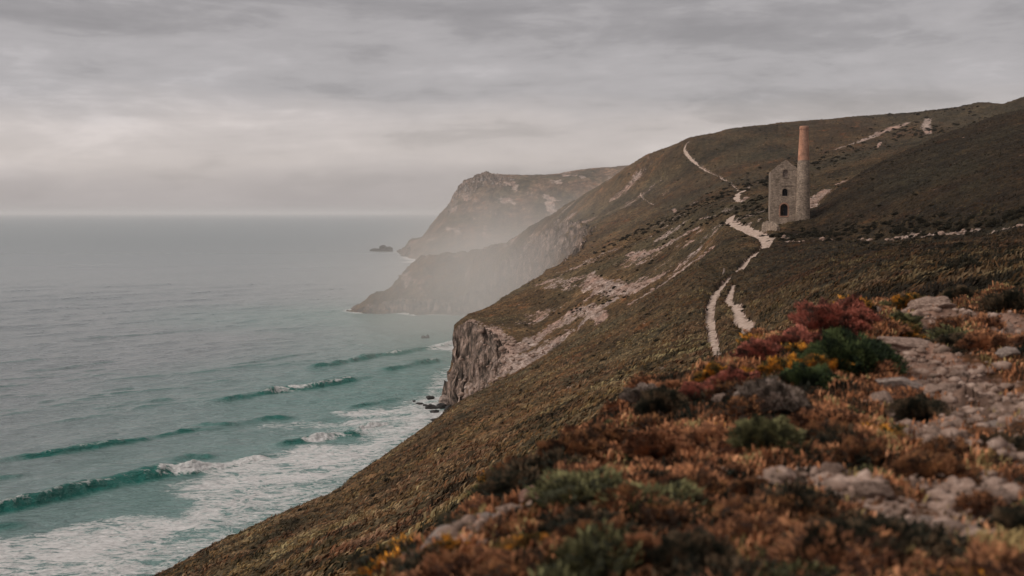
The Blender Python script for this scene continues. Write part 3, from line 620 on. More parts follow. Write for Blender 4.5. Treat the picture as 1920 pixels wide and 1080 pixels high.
def crag_mesh():
    vs = []; fs = []; b0 = 0; r = random.Random(5)
    prof = [(836, 398), (842, 386), (848, 378), (853, 370), (858, 364), (864, 357), (870, 351), (876, 348), (882, 347), (888, 341), (894, 336), (901, 334), (907, 333), (913, 334), (918, 337), (926, 339), (938, 338), (950, 336), (962, 334)]
    for i, (px, py) in enumerate(prof):
        for k in range(4):
            me = rock_mesh('b', 500 + i * 4 + k, 1, 1, 1, 2, 9); c = np.empty(len(me.vertices) * 3, np.float32); me.vertices.foreach_get('co', c); c = c.reshape(-1, 3)
            f = np.array([p.vertices[:] for p in me.polygons]); bpy.data.meshes.remove(me)
            D = 1748 + r.uniform(-14, 8) - k * 5; qx = px + r.uniform(-4, 5) + k * 1.5; qy = py + r.uniform(-1, 3) + k * r.uniform(2, 7); u, v = uv(qx, qy)
            w = r.uniform(2.2, 4.8); hgt = r.uniform(5, 10) * (1.3 if px < 925 else 0.5); t_ = r.uniform(-.25, .25)
            vs.append(np.c_[c[:, 0] * w + c[:, 2] * t_ * 5 + u * D, c[:, 1] * w + D, c[:, 2] * hgt + EYE + v * D - hgt * 0.72]); fs.append(f + b0); b0 += len(c)
    return raw_mesh('crag', np.concatenate(vs), np.concatenate(fs))
M_crag = plain_noise_mat('dark_weathered_granite', [(0.3, (0.06, 0.05, 0.043)), (0.5, (0.18, 0.145, 0.125)), (0.68, (0.36, 0.30, 0.27))], 0.25, 8, 0.3)
link('crag', crag_mesh(), M_crag, label='jagged granite crag along the seaward summit edge of the misty far headland', cat='crag')
# islets and shore rocks
def sea_rock(name, px, py, w, h, lab, grp, seed, dx=1.0, cat='rock'):
    x, y = on_sea(px, py); s = w * y / FPX / 2; hz = h * y / FPX
    me = rock_mesh(name, seed, 1, dx, 1, 4, 9); me.materials.append(M_wet)
    bmv = np.empty(len(me.vertices) * 3, np.float32); me.vertices.foreach_get('co', bmv); bmv = bmv.reshape(-1, 3)
    bmv[:, 2] += 0.35 * np.abs(fbm(bmv[:, 0] * 3 + seed, bmv[:, 1] * 3, 4, 7)) * (bmv[:, 2] > 0)
    me.vertices.foreach_set('co', bmv.ravel()); me.update()
    return link(name, me, label=lab, cat=cat, group=grp, loc=(x, y, hz * 0.1), rot=(0, 0, (seed % 7) * 0.12 - 0.3)), s, hz
o, s, hz = sea_rock('sea_stack', 715, 471, 52, 5, 'low dark rocky islet far out, left of the misty headland', None, 301, 0.6, 'islet'); o.scale = (s, s * .7, hz * 0.9)
bt = rock_mesh('hump', 305, 1, .8, 1, 4, 7); h = link('rock_hump', bt, M_wet, parent=o, loc=(0.15, 0, 0.8)); h.scale = (0.30, 0.45, 1.5)
h2 = link('rock_hump', bt, M_wet, parent=o, loc=(0.55, 0, 0.7)); h2.scale = (0.36, 0.45, 1.05)
for px, py, w, hh, lab in [(794, 635, 10, 6, 'small dark rock awash off the cliff, left one of two touching'), (802, 635, 9, 7, 'small dark rock awash off the cliff, right one of two touching'),
                           (806, 746, 18, 4, 'flat black rock in the surf, farthest up the shore'), (786, 757, 16, 2, 'thin black reef rock farthest left in the surf'), (797, 760, 9, 3, 'small black rock between the reef rock and the shore rocks'),
                           (808, 766, 26, 8, 'black shore rock at the left end of the ledge below the cliff'), (826, 765, 26, 9, 'black shore rock in the middle of the ledge below the cliff'), (842, 772, 22, 12, 'black shore rock right against the foot of the cliff'),
                           (816, 773, 20, 5, 'low black rock in front of the shore ledge'), (817, 788, 24, 4, 'flat black rock in the surf below the shore ledge'), (836, 782, 10, 4, 'small round black rock near the hillside edge'), (799, 805, 11, 4, 'lone black rock in the surf nearest the viewer'), (832, 788, 9, 2, 'sliver of black rock beside the flat one'), (776, 752, 7, 2, 'tiny black rock awash on the seaward side')]:
    o, s, hz = sea_rock('rock', px, py, w, hh, lab, 'black rocks in the surf', 310 + px % 37, 0.8); o.scale = (s, s, hz * 0.9)

for px, py, w, hh, lab, sd in [(836, 758, 46, 16, 'brown ledge of rock sloping into the surf at the foot of the near cliff', 351), (856, 742, 40, 30, 'upright brown buttress leaning on the foot of the near cliff', 353)]:
    x, y = on_sea(px, py); sc = w * y / FPX / 2; me = rock_mesh('rock_ledge', sd, 1, 0.8, 1, 4, 9); me.materials.append(M_rock_grey)
    link('rock_ledge', me, label=lab, cat='rock', loc=(x + 1, y, 0), rot=(0, 0.2, 0.3)).scale = (sc, sc, hh * y / FPX)
# ------------------------------------------------------------------ foliage
def sprig_mesh(name, seed, n, leaf, cols, flower=None, ff=0.0, dome=0.75, up=0.5, lump=0.35, slope=True):
    """a lumpy cushion (radius 1) of many small upright leafy sprigs over a dark twiggy heart"""
    r = np.random.RandomState(seed)
    th = r.rand(n) * 2 * np.pi; cz = r.rand(n) ** 0.8; rad = np.sqrt(1 - cz * cz)
    dx, dy = rad * np.cos(th), rad * np.sin(th)
    lum = 1 + lump * fbm(dx * 2.2 + seed, dy * 2.2 + cz * 2, 3, seed % 40) - 0.12 * r.rand(n) ** 2
    c = np.stack([dx * lum, dy * lum, cz * lum * dome], -1)
    nrm = np.stack([dx, dy, cz + up], -1); nrm /= np.linalg.norm(nrm, axis=1)[:, None]
    P = []; F = []; C = []; base = 0
    cols = np.array(cols); pick = fbm(dx * 3 + seed * 2, dy * 3 + cz, 2, (seed + 5) % 40) * 1.3 + 0.5 + r.randn(n) * 0.18
    ci = np.clip((pick * len(cols)).astype(int), 0, len(cols) - 1); cc = cols[ci] * r.uniform(0.6, 1.35, (n, 1))
    if flower is not None:
        patch = fbm(dx * 2.5 + 9 + seed, dy * 2.5, 2, (seed + 9) % 40) + 0.12 * r.randn(n)
        fl = (patch > np.quantile(patch, 1 - ff)) & (r.rand(n) < 0.75); cc[fl] = np.array(flower) * r.uniform(0.7, 1.25, (fl.sum(), 1))
    for k in range(4):
        a = r.randn(n, 3); a -= (a * nrm).sum(1)[:, None] * nrm; a /= np.linalg.norm(a, axis=1)[:, None]
        L = leaf * r.uniform(0.6, 1.5, (n, 1)); o = r.randn(n, 3) * leaf * 0.6
        tip = c + o + nrm * L + a * L * r.uniform(0, .7, (n, 1)); b1 = c + o - a * L * 0.32 - nrm * L * .3; b2 = c + o + a * L * 0.32 - nrm * L * .3
        P += [b1, b2, tip]; F.append(np.stack([np.arange(n) + base, np.arange(n) + base + n, np.arange(n) + base + 2 * n], -1)); base += 3 * n
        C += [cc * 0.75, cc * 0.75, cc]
    co = np.concatenate(P); fa = np.concatenate(F); col = np.concatenate(C)
    # heart
    m = 26; T, Q = np.meshgrid(np.linspace(0, 2 * np.pi, m), np.linspace(0, 1, 10)); hx = np.sqrt(1 - Q * Q) * np.cos(T); hy = np.sqrt(1 - Q * Q) * np.sin(T)
    hl = (1 + lump * fbm(hx * 2.2 + seed, hy * 2.2 + Q * 2, 3, seed % 40)) * 0.9
    hc = np.stack([hx * hl, hy * hl, Q * hl * dome - 0.05], -1).reshape(-1, 3); I = np.arange(m * 10).reshape(10, m)
    q1 = np.stack([I[:-1, :-1], I[:-1, 1:], I[1:, 1:]], -1).reshape(-1, 3); q2 = np.stack([I[:-1, :-1], I[1:, 1:], I[1:, :-1]], -1).reshape(-1, 3)
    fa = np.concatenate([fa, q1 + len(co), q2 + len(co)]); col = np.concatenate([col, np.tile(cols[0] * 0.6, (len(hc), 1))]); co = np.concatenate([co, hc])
    return raw_mesh(name, co, fa, {'col': col})
KINDS = {
 'crimson': ([(0.045, 0.024, 0.018), (0.12, 0.042, 0.03), (0.24, 0.075, 0.05)], (0.38, 0.13, 0.09), 0.35),
 'gorse':   ([(0.035, 0.030, 0.012), (0.07, 0.055, 0.018), (0.15, 0.075, 0.025)], (0.58, 0.24, 0.03), 0.34),
 'green':   ([(0.012, 0.018, 0.009), (0.026, 0.038, 0.015), (0.06, 0.075, 0.028)], None, 0),
 'brown':   ([(0.03, 0.018, 0.012), (0.085, 0.04, 0.022), (0.17, 0.075, 0.035)], (0.28, 0.13, 0.055), 0.25),
 'rust':    ([(0.05, 0.024, 0.015), (0.15, 0.065, 0.034), (0.26, 0.12, 0.062)], (0.40, 0.18, 0.085), 0.3),
 'grey':    ([(0.05, 0.038, 0.03), (0.11, 0.083, 0.066), (0.19, 0.145, 0.115)], (0.32, 0.25, 0.21), 0.3),
 'olive':   ([(0.03, 0.03, 0.016), (0.075, 0.07, 0.032), (0.13, 0.12, 0.055)], None, 0),
 'dark':    ([(0.014, 0.014, 0.009), (0.035, 0.028, 0.018), (0.085, 0.055, 0.032)], None, 0),
}
BM = {}
def bush_mesh(kind, v):
    if (kind, v) not in BM:
        c, f, ff = KINDS[kind]; BM[(kind, v)] = sprig_mesh('heather_bush', 200 + len(BM) * 3, 6500, 0.055, np.array(c) * 1.7, f if f is None else np.array(f) * 1.5, ff, lump=0.85, dome=0.8); BM[(kind, v)].materials.append(M_leaf)
    return BM[(kind, v)]
BUSHES = [
 (1570, 602, 120, 'crimson', 'crimson heather on the highest point of the near crest'),
 (1655, 612, 90, 'gorse', 'orange flowering gorse just right of the crest top'),
 (1700, 632, 60, 'gorse', 'small orange gorse at the right end of the crest gorse'),
 (1595, 680, 150, 'green', 'large dark green bush in a dip right of the crimson heather'),
 (1500, 640, 100, 'crimson', 'wine red heather left of the large dark green bush'),
 (1430, 665, 80, 'crimson', 'wine red heather beside the worn path end'),
 (1475, 690, 110, 'gorse', 'orange and green gorse under the wine red heather'),
 (1548, 700, 80, 'gorse', 'orange gorse band touching the dark green bush'),
 (1345, 700, 70, 'gorse', 'yellow flowering gorse at the foot of the gravel path'),
 (1385, 712, 90, 'crimson', 'pinkish red heather between the yellow gorse and pale lichen bush'),
 (1310, 755, 74, 'crimson', 'bright crimson heather next to the pale lichen bush'),
 (1245, 770, 90, 'dark', 'nearly black bush left of the bright crimson heather'),
 (1370, 752, 74, 'grey', 'pale lichen covered bush right of the bright crimson heather'),
 (1450, 765, 110, 'grey', 'soft grey brushwood mound left of the rust heather'),
 (1510, 722, 100, 'green', 'mid green cushion above the grey brushwood'),
 (1560, 775, 130, 'rust', 'large rust and orange heather right of the grey brushwood'),
 (1560, 830, 100, 'brown', 'dark brown heather under the large rust one'),
 (1265, 725, 70, 'rust', 'rust heather on the crest between boulder and yellow gorse'),
 (1205, 762, 60, 'grey', 'pale dry heather right of the tan boulder'),
 (1075, 855, 120, 'brown', 'large brown heather cushion on the crest left of middle'),
 (975, 890, 84, 'brown', 'brown heather cushion above the gravel hollow'),
 (1140, 815, 90, 'brown', 'brown heather under the tan boulder'),
 (1100, 930, 64, 'dark', 'grey black dwarf shrub right of the gravel hollow'),
 (1200, 878, 54, 'green', 'little bright green cushion among rust heather'),
 (1240, 845, 110, 'rust', 'rust heather above the little green cushion'),
 (1350, 835, 130, 'rust', 'wide rust heather mound in the middle of the near slope'),
 (1300, 920, 130, 'brown', 'brown heather mound below the wide rust one'),
 (1440, 850, 110, 'olive', 'flat olive cushion above the bare gravel'),
 (1195, 960, 110, 'brown', 'brown heather right of the grey black dwarf shrub'),
 (1000, 1022, 110, 'gorse', 'yellow orange gorse in front of the gravel hollow'),
 (838, 1062, 76, 'gorse', 'yellow orange gorse beside the bedrock slab'),
 (1130, 1020, 130, 'brown', 'brown heather right of the front yellow gorse'),
 (1055, 1072, 90, 'green', 'green cushion at the very bottom edge'),
 (930, 1070, 100, 'rust', 'rust heather between the two front gorses'),
 (1290, 1050, 150, 'dark', 'big black green bush at the bottom middle'),
 (1210, 1055, 90, 'rust', 'rust heather left of the big black green bush'),
 (1400, 1000, 110, 'rust', 'rust heather right of the big black green bush'),
 (1500, 965, 120, 'brown', 'brown red heather left of the broad pale stone'),
 (1460, 1055, 90, 'olive', 'olive cushion low between black green bush and dark grass mound'),
 (1600, 1050, 210, 'dark', 'wide dark grassy mound at the bottom right of middle'),
 (1710, 580, 60, 'gorse', 'small dark gorse with yellow flecks on the far part of the crest'),
 (1680, 604, 70, 'olive', 'grey green grass cushion between gorse and pink outcrop'),
 (1850, 660, 80, 'rust', 'reddish heather strip in the rubble on the right'),
 (1780, 640, 80, 'dark', 'dark bush in the rubble left of the reddish strip'),
 (1640, 690, 60, 'brown', 'brown tuft between dark green bush and large pale slab'),
 (1720, 778, 80, 'dark', 'dark low bush below the large pale slab'),
 (1880, 850, 130, 'dark', 'dark bush at the right border above the lone pale stone'),
 (1900, 1030, 120, 'dark', 'black green bush filling the right corner'),
 (1750, 900, 130, 'brown', 'flat brown heather above the corner stones'),
 (1620, 860, 90, 'brown', 'brown heather above the broad pale stone'),
 (1410, 925, 70, 'brown', 'low brown heather at the left tip of the bare gravel'),
 (1900, 570, 90, 'dark', 'dark scrub on the crest at the right border'),
 (1810, 560, 70, 'dark', 'dark scrub on the crest left of the border scrub'),
]
for i, (px, py, w, k, lab) in enumerate(BUSHES):
    x, y, z = at(px, py + w * 0.18, 2.5, 30); s = w * y / FPX / 2 * 1.08; r = random.Random(i)
    if y > 24: y = 18; x = uv(px, py)[0] * y
    z = float(land(np.array([x]), np.array([y]))[0][0])
    link('heather_bush' if k != 'gorse' else 'gorse_bush', bush_mesh(k, i % 3), label=lab, cat='bush', group='low bushes on the near hilltop',
         loc=(x, y, z - 0.12 * s), rot=(0, r.uniform(-.1, .25), r.uniform(0, 6.28))).scale = (s, s * 1.05, s * 0.85)

def scatter_tris(name, P, nrm_up, size, col, mat, nb, seed, spread=1.0, lean=(0, 0), width=0.22, **kw):
    """nb pointed blades at every point of P, leaning with the wind"""
    r = np.random.RandomState(seed); n = len(P); co = []; fa = []; cs = []; base = 0
    sw = np.c_[fbm(P[:, 0] / 5, P[:, 1] / 5, 3, 195), fbm(P[:, 0] / 5, P[:, 1] / 5, 3, 197)] * 1.3
    for k in range(nb):
        L = (size * r.uniform(0.6, 1.3, n))[:, None]; o = np.c_[r.randn(n), r.randn(n), np.zeros(n)] * 0.28 * L * spread
        th = r.randn(n, 2) * 0.35 * spread + sw; dr = np.c_[lean[0] + th[:, 0], lean[1] + th[:, 1], nrm_up * np.ones(n)]; dr /= np.linalg.norm(dr, axis=1)[:, None]
        an = r.rand(n) * np.pi; w = np.c_[np.cos(an), np.sin(an), np.zeros(n)] * width * L * 0.5
        b = P + o; mid = b + dr * L * 0.55 + np.array([0, 0, .10]) * L; tip = b + dr * L + np.c_[np.full(n, lean[0]), np.full(n, lean[1]), np.full(n, -0.25)] * 0.25 * L
        co += [b - w - [0, 0, .05], b + w - [0, 0, .05], mid + w * 0.8, mid - w * 0.8, tip]; I = np.arange(n) + base
        fa += [np.stack([I, I + n, I + 2 * n], -1), np.stack([I, I + 2 * n, I + 3 * n], -1), np.stack([I + 3 * n, I + 2 * n, I + 4 * n], -1)]; base += 5 * n
        c = col * r.uniform(0.7, 1.3, (n, 1)); cs += [c * 0.7, c * 0.7, c, c, c * 1.15]
    return link(name, raw_mesh(name, np.concatenate(co), np.concatenate(fa), {'col': np.concatenate(cs)}), mat, kind='stuff', **kw)

# ground cover of the near hilltop
r_ = np.random.RandomState(11); n = 130000
D = np.exp(r_.uniform(math.log(3.4), math.log(24), n)); u = (r_.uniform(600, 2150, n) - 960) / FPX; x = u * D
z, ba, _, _ = land(x, D); dens = fbm(x / 0.9, D / 0.9, 3, 141)
k = (ba + 0.45 * dens < 0.30) | (r_.rand(n) < 0.04); x, D, z = x[k], D[k], z[k]
q = 0.75 * fbm(x / 0.9, D / 1.1, 4, 143) + 0.6 * fbm(x / 0.3, D / 0.35, 2, 144) + 0.12 * r_.randn(len(x)); pal = np.array([(0.014, 0.014, 0.009), (0.045, 0.027, 0.016), (0.17, 0.072, 0.036), (0.38, 0.155, 0.07), (0.56, 0.26, 0.13), (0.32, 0.23, 0.10)])
col = pal[np.clip(((q * 1.5 + 0.5) * 6).astype(int), 0, 5)]
scatter_tris('heather_cover', np.c_[x, D, z], 1.0, 0.045 * (0.6 + 0.8 * r_.rand(len(x))), col, M_leaf, 5, 3, 2.4, (0.3, 0.1), 0.26)
def cushions(name, P, S, seed, npc=420):
    pieces = []
    for kind in ('rust', 'brown', 'dark', 'rust', 'olive', 'brown', 'gorse', 'rust', 'dark'):
        c, f, ff = KINDS[kind]; me = sprig_mesh('piece', seed + len(pieces), npc, 0.11, np.array(c) * 1.7, f if f is None else np.array(f) * 1.4, ff, lump=0.8)
        a = np.empty(len(me.vertices) * 3, np.float32); me.vertices.foreach_get('co', a); b = np.empty(len(me.polygons) * 3, np.int32); me.polygons.foreach_get('vertices', b)
        k = np.empty(len(me.vertices) * 4, np.float32); me.attributes['col'].data.foreach_get('color', k); pieces.append((a.reshape(-1, 3), b.reshape(-1, 3), k.reshape(-1, 4)[:, :3])); bpy.data.meshes.remove(me)
    r = np.random.RandomState(seed); pick = np.clip(((fbm(P[:, 0] / 1.6, P[:, 1] / 1.8, 2, 191) * 1.2 + 0.5 + 0.3 * r.randn(len(P))) * len(pieces)).astype(int), 0, len(pieces) - 1)
    V = []; F = []; C = []; b0 = 0
    for (p, s_, q) in zip(P, S, pick):
        a, b, k = pieces[q]; th = r.rand() * 6.28; c_, s2 = math.cos(th), math.sin(th); sx, sy = r.uniform(0.8, 1.3), r.uniform(0.7, 1.1)
        x_ = a[:, 0] * sx; y_ = a[:, 1] * sy; V.append(np.c_[x_ * c_ - y_ * s2, x_ * s2 + y_ * c_, a[:, 2] * 0.75] * s_ + p); F.append(b + b0); C.append(k * r.uniform(0.7, 1.25)); b0 += len(a)
    return link(name, raw_mesh(name, np.concatenate(V), np.concatenate(F), {'col': np.concatenate(C)}), M_leaf, kind='stuff')
n = 1100; D = np.exp(r_.uniform(math.log(3.8), math.log(24), n)); x = (r_.uniform(640, 2100, n) - 960) / FPX * D
z, ba, _, _ = land(x, D); k = (ba < 0.25) | (r_.rand(n) < 0.06); x, D, z = x[k][:520], D[k][:520], z[k][:520]
cushions('heather_cushions', np.c_[x, D, z - 0.03], 0.07 + 0.20 * r_.rand(len(x)) ** 1.6, 700)
# gravel and stones of the bare patches
def stone_scatter(name, pts, sizes, mat, seed):
    r = np.random.RandomState(seed); bm = bmesh.new(); bmesh.ops.create_icosphere(bm, subdivisions=1, radius=1)
    T = np.array([v.co[:] for v in bm.verts]); Fc = np.array([[v.index for v in f.verts] for f in bm.faces]); bm.free()
    n = len(pts); V = T[None] * r.uniform(0.65, 1.2, (n, len(T), 1)); V = V * (sizes[:, None, None] * np.stack([r.uniform(.8, 1.4, n), r.uniform(.7, 1.1, n), r.uniform(.4, .75, n)], -1)[:, None])
    a = r.rand(n) * 6.28; ca, sa = np.cos(a)[:, None], np.sin(a)[:, None]; x, y = V[..., 0] * ca - V[..., 1] * sa, V[..., 0] * sa + V[..., 1] * ca
    V = np.stack([x, y, V[..., 2]], -1) + pts[:, None]; F = (Fc[None] + (np.arange(n) * len(T))[:, None, None]).reshape(-1, 3)
    return link(name, raw_mesh(name, V.reshape(-1, 3), F), mat, kind='stuff')
n = 50000; D = np.exp(r_.uniform(math.log(3.6), math.log(22), n)); x = (r_.uniform(700, 2150, n) - 960) / FPX * D
z, ba, _, _ = land(x, D); k = r_.rand(n) < ba ** 1.5 + 0.004; x, D, z = x[k], D[k], z[k]
stone_scatter('gravel', np.c_[x, D, z], 0.009 + 0.075 * r_.rand(len(x)) ** 7 + 0.012 * r_.rand(len(x)), M_rock, 5)

# wind-combed grass and heath on the middle slopes
n = 190000; px = r_.uniform(250, 2050, n); D = np.exp(r_.uniform(math.log(34), math.log(640), n)); x = (px - 960) / FPX * D
z, ba, rk, dc = land(x, D); k = (ba < 0.3) & (rk < 0.3) & (dc > 2) & (z > 5); x, D, z = x[k], D[k], z[k]; m_ = len(x)
q = fbm(x / 5, D / 5, 3, 151) * 0.8 + 0.35 * fbm(x / 40, D / 40, 2, 153) + 0.13 * r_.randn(m_)
pal = np.array([(0.035, 0.032, 0.02), (0.075, 0.062, 0.038), (0.13, 0.088, 0.05), (0.19, 0.115, 0.058), (0.24, 0.17, 0.095), (0.33, 0.27, 0.18)])
tn = veg_shade_tone(x, D); mot = fbm(x / 11, D / 16, 3, 201)[:, None]
col = pal[np.clip(((q * 1.7 + 0.45) * 6).astype(int), 0, 5)] * (1 - 0.66 * tn)[:, None] * (np.array([0.82, 0.68, 0.53]) * (1 + 0.7 * mot) + np.array([-0.10, 0.03, -0.02]) * np.clip(mot * 3, -1, 1))  # blades carry the same painted right-hand shade
scatter_tris('windswept_grass', np.c_[x, D, z - 0.05], 0.75, (0.22 + 0.26 * r_.rand(m_)) * (1 + 0.5 * sstep(250, 600, D)), col, M_grass, 4, 8, 1.0, (0.9, 0.35), 0.24)

# scree stones on the slope and shore
n = 60000; D = np.exp(r_.uniform(math.log(60), math.log(420), n)); x = (r_.uniform(820, 1960, n) - 960) / FPX * D
z, ba, rk, dc = land(x, D); bb = near_stroke(x, D, BARE, 0.65) - near_stroke(x, D, PW, 0.3); k = (r_.rand(n) < bb) & (z > 2); x, D, z = x[k], D[k], z[k]
stone_scatter('scree', np.c_[x, D, z], (0.12 + 0.8 * r_.rand(len(x)) ** 4) * (0.4 + D / 400), M_rock, 6)

# dark scrub along the gullies, banks and skyline
SCRUB = [([(1335, 375), (1400, 352), (1440, 336), (1500, 318), (1560, 300), (1640, 270)], 300, 170, 1.5), ([(1130, 470), (1220, 430), (1300, 395), (1330, 378)], 300, 110, 1.3),
         ([(1400, 420), (1415, 395), (1430, 400), (1425, 375), (1400, 392)], 285, 90, 1.2), ([(1460, 440), (1520, 446), (1580, 440), (1650, 440), (1700, 432), (1800, 425), (1925, 410)], 100, 260, 1.2),
         ([(1560, 470), (1700, 462), (1800, 480), (1925, 500), (1840, 520), (1780, 505)], 45, 220, 0.9), ([(1640, 262), (1700, 245), (1760, 250), (1800, 225)], 420, 90, 1.5),
         ([(1560, 222), (1650, 221), (1720, 216), (1780, 208), (1800, 206)], 400, 70, 1.3), ([(1590, 350), (1650, 318), (1750, 272), (1850, 236)], 300, 60, 0.8), ([(1325, 378), (1350, 410), (1300, 430), (1240, 455)], 280, 60, 1.0),
         ([(1290, 505), (1330, 520), (1320, 550), (1310, 600), (1310, 640)], 100, 50, 0.5), ([(1395, 500), (1360, 560), (1370, 600), (1385, 640)], 100, 60, 0.5), ([(1180, 520), (1130, 555), (1060, 600), (1180, 560)], 275, 50, 0.9)]
base_ = sprig_mesh('scrub_piece', 77, 170, 0.22, [(0.022, 0.021, 0.014), (0.045, 0.038, 0.024), (0.085, 0.065, 0.040)], None, 0, lump=0.7)
bc_ = np.empty(len(base_.vertices) * 3, np.float32); base_.vertices.foreach_get('co', bc_); bc_ = bc_.reshape(-1, 3)
bf_ = np.empty(len(base_.polygons) * 3, np.int32); base_.polygons.foreach_get('vertices', bf_); bf_ = bf_.reshape(-1, 3)
bk_ = np.empty(len(bc_) * 4, np.float32); base_.attributes['col'].data.foreach_get('color', bk_); bk_ = bk_.reshape(-1, 4)[:, :3]; bpy.data.meshes.remove(base_)
PP = []; SS = []
SCRUB = [q + (1.0,) for q in SCRUB] + [([(560, 990), (700, 920), (900, 830), (1050, 740), (1200, 650), (1300, 560)], 60, 110, 0.55, 9.0), ([(1480, 560), (1600, 510), (1750, 500)], 60, 60, 0.5, 7.0), ([(1050, 560), (1150, 470), (1300, 420)], 280, 120, 0.9, 5.0), ([(1250, 330), (1400, 290), (1600, 240)], 330, 120, 0.9, 9.0), ([(1600, 390), (1750, 340), (1900, 300)], 150, 120, 0.7, 9.0)]
for pts, dm, cnt, rad, spr in SCRUB:
    W = [at(a, b, dm) for a, b in pts]
    for _ in range(cnt * 2):
        i = r_.randint(len(W) - 1); t_ = r_.rand(); w = [W[i][k] + (W[i + 1][k] - W[i][k]) * t_ for k in (0, 1)]
        sp_ = rad * (1.3 + w[1] / 110) * spr; PP.append((w[0] + r_.randn() * sp_ * 0.8, w[1] + r_.randn() * sp_ * 1.5)); SS.append(rad * (0.18 + 0.55 * r_.rand() ** 2))
PP = np.array(PP); SS = np.array(SS); zz = land(PP[:, 0], PP[:, 1])[0]; n = len(PP); a = r_.rand(n) * 6.28; ca, sa = np.cos(a)[:, None], np.sin(a)[:, None]
V = np.stack([bc_[None, :, 0] * ca - bc_[None, :, 1] * sa, bc_[None, :, 0] * sa + bc_[None, :, 1] * ca, np.repeat(bc_[None, :, 2], n, 0) * 0.7], -1) * SS[:, None, None] + np.c_[PP, zz - 0.15][:, None]
link('scrub', raw_mesh('scrub', V.reshape(-1, 3), (bf_[None] + (np.arange(n) * len(bc_))[:, None, None]).reshape(-1, 3), {'col': np.tile(bk_, (n, 1))}), M_leaf, kind='stuff')

# ------------------------------------------------------------------ engine house
def stone_mat(name, dark, light, mortar, scale, kind='rubble'):
    m, t, b = new_mat(name); co = N(t, 'ShaderNodeTexCoord').outputs['Object']
    if kind == 'rubble':
        v = N(t, 'ShaderNodeTexVoronoi', feature='DISTANCE_TO_EDGE', inp={'Scale': scale, 'Randomness': 0.9}); v2 = N(t, 'ShaderNodeTexVoronoi', inp={'Scale': scale, 'Randomness': 0.9})
        mp = mapping(t, co, (1, 1, 1.9)); t.links.new(mp, v.inputs['Vector']); t.links.new(mp, v2.inputs['Vector'])
        gap = ramp(t, [(0.0, 1), (0.09, 0)], v.outputs['Distance']); cell_ = N(t, 'ShaderNodeSeparateColor'); t.links.new(v2.outputs['Color'], cell_.inputs[0]); cid = cell_.outputs[0]
        h = v.outputs['Distance']
    else:
        br = N(t, 'ShaderNodeTexBrick', inp={'Scale': scale, 'Mortar Size': 0.03, 'Color1': (0, 0, 0, 1), 'Color2': (1, 1, 1, 1), 'Mortar': (0.5, 0.5, 0.5, 1)}); t.links.new(mapping(t, co, (1, 1, 1), (0, 0, 0), (R(90), 0, 0)), br.inputs['Vector'])
        gap = br.outputs['Fac']; cid = br.outputs['Color']; h = mth(t, 'SUBTRACT', 1.0, gap)
    c = mixc(t, cid, dark, light); st = noise(t, co, 0.45, 6, 0.65)
    c = mixc(t, gap, c, mortar); c = mixc(t, 0.8, c, ramp(t, [(0.32, 0.45), (0.5, 0.9), (0.65, 1.25)], st), 'MULTIPLY')
    c = mixc(t, 0.6, c, ramp(t, [(0.3, 0.6), (0.7, 1.3)], noise(t, co, 3.5, 5, 0.7)), 'MULTIPLY')
    t.links.new(c, b.inputs['Base Color']); bump(t, b, h, 0.06, 0.9); return m
M_stone = stone_mat('weathered_rubble_stone', (0.17, 0.128, 0.098), (0.38, 0.288, 0.218), (0.25, 0.195, 0.155), 2.2)
M_brick = stone_mat('orange_red_brick', (0.60, 0.275, 0.17), (0.72, 0.36, 0.23), (0.62, 0.42, 0.33), 4.0, 'brick')
M_iron_interior = plain_noise_mat('iron_and_dark_interior', [(0.3, (0.012, 0.013, 0.017)), (0.7, (0.03, 0.03, 0.036))], 3, 3, 0)  # iron of the grilles, also the painted dark inside the openings
HA = R(-9.5)
hx_, hy_, hz_ = 66.0 , 283.0, 63.0
u0, v0 = uv(1444, 415); hx_ = u0 * hy_; hz_ = EYE + v0 * hy_
house = link('engine_house', None, label='ruined roofless stone engine house with tall brick-topped chimney stack on the hillside', cat='ruin', loc=(hx_, hy_, hz_), rot=(0, 0, HA))
WID, LEN, EAVE, APEX, TK = 7.0, 8.6, 12.3, 15.1, 0.9
def arch(cx, z0, w, h, n=8):
    r = w / 2; zc = z0 + h - r
    return [(cx - r, z0), (cx + r, z0)] + [(cx + r * math.cos(a), zc + r * math.sin(a)) for a in [math.pi * k / n for k in range(n + 1)]]
def wall_mesh(name, outline, holes, thick, to3, jitter=0.0, seed=0):
    """a wall of even thickness with real openings, subdivided and roughened along its broken top"""
    bm = bmesh.new(); loops = [outline] + holes
    tri = tessellate_polygon([[Vector((a, b, 0)) for a, b in lp] for lp in loops]); flat = [p for lp in loops for p in lp]
    fv = [bm.verts.new(to3(a, b, 0)) for a, b in flat]; bv = [bm.verts.new(to3(a, b, thick)) for a, b in flat]
    for t3 in tri:
        try: bm.faces.new([fv[i] for i in t3]); bm.faces.new([bv[i] for i in reversed(t3)])
        except ValueError: pass
    k = 0
    for lp in loops:
        m = len(lp)
        for i in range(m):
            a, b = k + i, k + (i + 1) % m; bm.faces.new((fv[a], fv[b], bv[b], bv[a]))
        k += m
    bmesh.ops.recalc_face_normals(bm, faces=bm.faces[:])
    me = bpy.data.meshes.new(name); bm.to_mesh(me); bm.free(); return me
def ragged(pts, seed, step=0.45, amp=0.14):
    r = random.Random(seed); out = []
    for (a, b), (c, d) in zip(pts[:-1], pts[1:]):
        n = max(1, int(math.hypot(c - a, d - b) / step))
        for i in range(n):
            t = i / n; out.append((a + (c - a) * t + r.uniform(-amp, amp) * .5 * (i > 0), b + (d - b) * t + (r.uniform(-amp, amp) if i > 0 else 0)))
    out.append(pts[-1]); return out
